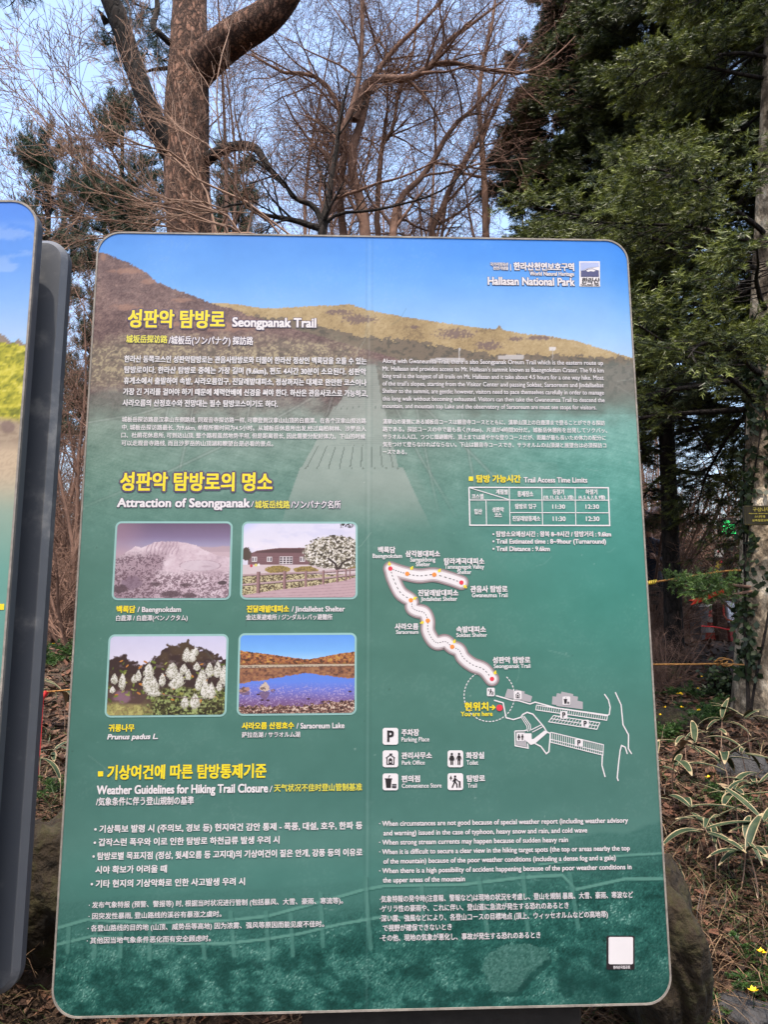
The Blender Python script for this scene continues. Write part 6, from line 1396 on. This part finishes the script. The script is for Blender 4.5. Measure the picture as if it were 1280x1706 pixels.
# variegated dwarf bamboo
def sasa(P, nl, size, seed, label, lean=None):
    g = np.random.default_rng(seed); root = empty('bamboo_plant', P, label, 'dwarf bamboo')
    h = size * g.uniform(.7, 1.2); top = P + np.array([g.normal(0, .03), g.normal(0, .03), h]); a = Acc(); p = resample([P - [0, 0, .03], (P + top) / 2 + g.normal(0, .01, 3), top], 8); tubes(a, p, np.linspace(.003, .002, 8), 5); a.build('stem', M['twig_tan'], root)
    for k in range(nl):
        az = k * 2.399 + g.uniform(-.4, .4); el = g.uniform(-.15, .75); L = size * g.uniform(.75, 1.25); wd = L * g.uniform(.13, .20)
        bend = g.uniform(.02, .17); sway = g.normal(0, .03, 3); d = np.array([math.cos(az) * math.cos(el), math.sin(az) * math.cos(el), math.sin(el)]); n = 10; pts = [top + np.array([0, 0, -g.uniform(0, .03)])]
        for q in range(n - 1): pts.append(pts[-1] + d * L / (n - 1)); d = norm(d + np.array([0, 0, -bend]) + sway)
        pts = np.array(pts); t = np.linspace(0, 1, n); wv = wd * np.sin(np.pi * np.clip(t * .92 + .06, 0, 1)) ** .7; tg = norm(np.gradient(pts, axis=0)); sd = norm(np.cross(tg, [0, 0, 1.0])); nr = np.cross(sd, tg)
        u = np.array([-1, -.76, 0, .76, 1]) * .5; mg = np.where(t[:, None] > .85, np.sign(u) * np.minimum(np.abs(u), .25 + .0 * u), u) if False else np.repeat(u[None], n, 0)
        v = pts[:, None] + sd[:, None] * (mg * wv[:, None])[..., None] + nr[:, None] * (np.abs(mg) * wv[:, None] * .22)[..., None]
        i = np.arange(n - 1)[:, None] * 5; j = np.arange(4)[None]; F = np.stack([i + j, i + j + 1, i + 5 + j + 1, i + 5 + j], -1); mi = np.repeat(np.array([[1, 0, 0, 1]]), n - 1, 0); mi[-1] = 1
        a = Acc(); F = F.reshape(-1, 4); mi = mi.ravel(); V2 = v.reshape(-1, 3); a.add(V2, F[mi == 0], 0); a.f.append(F[mi == 1]); a.m.append(np.full((mi == 1).sum(), 1)); a.build('leaf', [M['sasa_green'] if k % 7 < 6 else M['dead_leaf'], M['sasa_cream']], root)
sp = [(1165, 1262, 8, .20, 'cream-edged dwarf bamboo with wide whorled leaves nearest the signboard, right of its edge'), (1128, 1305, 6, .18, 'cream-edged dwarf bamboo tucked against the right edge of the signboard'), (1232, 1345, 9, .20, 'largest cream-edged dwarf bamboo whorl, mid right'), (1192, 1432, 7, .17, 'cream-edged dwarf bamboo beside the mossy rock'), (1266, 1470, 6, .18, 'cream-edged dwarf bamboo cut by the right frame edge, lower'),
      (1200, 1222, 6, .19, 'small cream-edged dwarf bamboo at the foot of the fir trunk'), (1252, 1215, 6, .19, 'cream-edged dwarf bamboo in front of the fir trunk base'), (1110, 1275, 5, .16, 'narrow cream-edged dwarf bamboo half hidden by the signboard edge'), (1278, 1345, 5, .18, 'cream-edged dwarf bamboo cut by the right frame edge, upper'), (1180, 1215, 5, .17, 'cream-edged dwarf bamboo left of the fir trunk base'), (1215, 1290, 6, .18, 'cream-edged dwarf bamboo just above the largest whorl'),
      (1150, 1365, 6, .17, 'cream-edged dwarf bamboo low against the board, above the mossy boulder'), (1215, 1400, 6, .16, 'cream-edged dwarf bamboo in the middle of the dry grass, right of the boulder'), (1250, 1275, 6, .18, 'cream-edged dwarf bamboo on the grey rock by the fir trunk'), (1145, 1230, 6, .17, 'cream-edged dwarf bamboo among the yellow flowers'), (1282, 1420, 6, .18, 'cream-edged dwarf bamboo cut by the right frame edge, middle one'), (1230, 1450, 5, .15, 'small cream-edged dwarf bamboo in dry straw, lowest on the right'),
      (108, 1170, 8, .2, 'pale striped dwarf bamboo between the signboards under the rope'), (66, 1285, 5, .15, 'small dwarf bamboo below the dark red ribbon'), (88, 1265, 5, .16, 'dwarf bamboo beside the dark red ribbon, against the signboard edge')]
for i, (px, py, nl, sz, lb) in enumerate(sp):
    P = ground(np.array([px + 0.0]), np.array([py + 45.0]))[0]; sasa(P, nl, sz * 1.0, 200 + i, lb)
# ferny plants with yellow flowers
def flower_plant(P, size, nf, seed, label):
    g = np.random.default_rng(seed); root = empty('flowering_plant', P, label, 'plant'); n = 16
    az = g.uniform(0, 6.28, n); el = g.uniform(.25, 1.1, n); D = np.stack([np.cos(az) * np.cos(el), np.sin(az) * np.cos(el), np.sin(el)], -1); pts, rad = grow(np.broadcast_to(P, (n, 3)), D, g.uniform(.6, 1.1, n) * size, np.full(n, .002), np.full(n, .001), 8, .06, -.09, g); a = Acc(); tubes(a, pts, rad, 4, 0, (.03, .06, .015))
    P2, D2, r2, t2 = kids(pts, rad, 22, .15, 1, .7, 1.2, g); D2[:, 2] *= .4; sprays(a, P2, norm(D2), size * .28 * (1.15 - t2), size * .085, size * .022, 12, g, spread=.8, col0=(.02, .055, .010), col1=(.06, .12, .022), tip=.6, two_rank=True); a.build('leaves', M['leaf'], root, smooth=False)
    for k in range(nf):
        c = P + np.array([g.normal(0, size * .45), g.normal(0, size * .45), size * g.uniform(.55, .95)]); a = Acc()
        for q in range(9):
            t = q * .698 + g.uniform(-.1, .1); d = np.array([math.cos(t), math.sin(t), .55]); s = np.array([-math.sin(t), math.cos(t), 0]); L = .013 + .003 * (q % 3); d = norm(d + g.normal(0, .16, 3)); a.add(np.array([c, c + d * L * .6 + s * .0045, c + d * L, c + d * L * .6 - s * .0045]), np.array([[0, 1, 2, 3]]))
        tubes(a, np.array([c, c - [0, 0, size * .3], P + (c - P) * .2]), np.full(3, .0014), 4, 1); a.build('flower', [M['petal'], M['sasa_green']], root)
fp = [(1112, 1222, .22, 4, 'ferny green plant with yellow flowers against the signboard edge'), (1150, 1195, .22, 4, 'ferny plant with several yellow flowers behind the dwarf bamboo'), (1185, 1180, .2, 1, 'ferny plant with one yellow flower beside the fir trunk'), (1140, 1150, .2, 2, 'leafy green clump with small yellow flowers under the lower rope'), (1225, 1690, .13, 1, 'ferny plant with a small yellow bud in the bottom right corner'), (1276, 1640, .14, 1, 'ferny plant with one large open yellow flower at the right frame edge'), (1262, 1600, .12, 0, 'low ferny plant with no flowers, lower right'), (1205, 1330, .15, 1, 'small ferny plant between the dwarf bamboo whorls'),
      (74, 1095, .26, 2, 'small ferny plant with yellow flowers beside the dark back board'), (120, 1085, .26, 1, 'small ferny plant left of the large signboard, near its edge'), (95, 1320, .14, 0, 'feathery green plant below the dwarf bamboo in the left gap'), (1120, 1120, .2, 1, 'green clump right of the signboard at the lower rope')]
for i, (px, py, sz, nf, lb) in enumerate(fp): flower_plant(ground(np.array([px + 0.]), np.array([py + 12.]))[0], sz, nf, 300 + i, lb)
# rocks
def rock(name, c, r, seed, m, label, nn=48):
    g = np.random.default_rng(seed); th = np.linspace(0.001, np.pi - .001, nn // 2); ph = np.arange(nn) * 2 * np.pi / nn
    d = np.stack([np.sin(th)[:, None] * np.cos(ph), np.sin(th)[:, None] * np.sin(ph), np.cos(th)[:, None] + 0 * ph], -1)
    o = g.uniform(0, 50, 3); q = 1 + .7 * (fbm(d[..., 0] * 2 + o[0] + d[..., 2], d[..., 1] * 2 + o[1] + d[..., 2] * 1.3, 1.0, oct=5, seed=seed % 7) - .5); v = c + d * q[..., None] * r
    i = np.arange(nn // 2 - 1)[:, None] * nn; s_ = np.arange(nn)[None]; a = Acc(); a.add(v.reshape(-1, 3), np.stack([i + s_, i + nn + s_, i + nn + (s_ + 1) % nn, i + (s_ + 1) % nn], -1).reshape(-1, 4)); return tag(a.build(name, m), label, 'rock')
rock('rock', at(1086, 1565, 2.08), np.array([.105, .22, .23]), 3, M['rock'], 'mossy brown boulder leaning by the lower right edge of the large signboard', 96)
rock('rock', at(1242, 1275, 3.9) - [0, 0, .1], np.array([.13, .12, .16]), 5, M['lava_rock'], 'grey rock beside the fir trunk base among dwarf bamboo')
rock('rock', at(1240, 1650, 2.25) - [0, 0, .06], np.array([.09, .09, .045]), 6, M['lava_rock'], 'half buried lichened stone low in the bottom right corner')
rock('rock', at(112, 1420, 2.5) - [0, .0, .1], np.array([.25, .2, .22]), 8, M['rock'], 'dark mossy rock low in the gap between the signboards')
rock('rock', at(1120, 1170, 4.9) - [0, 0, .16], np.array([.16, .16, .12]), 9, M['rock'], 'dark mossy rock under the lower orange rope')
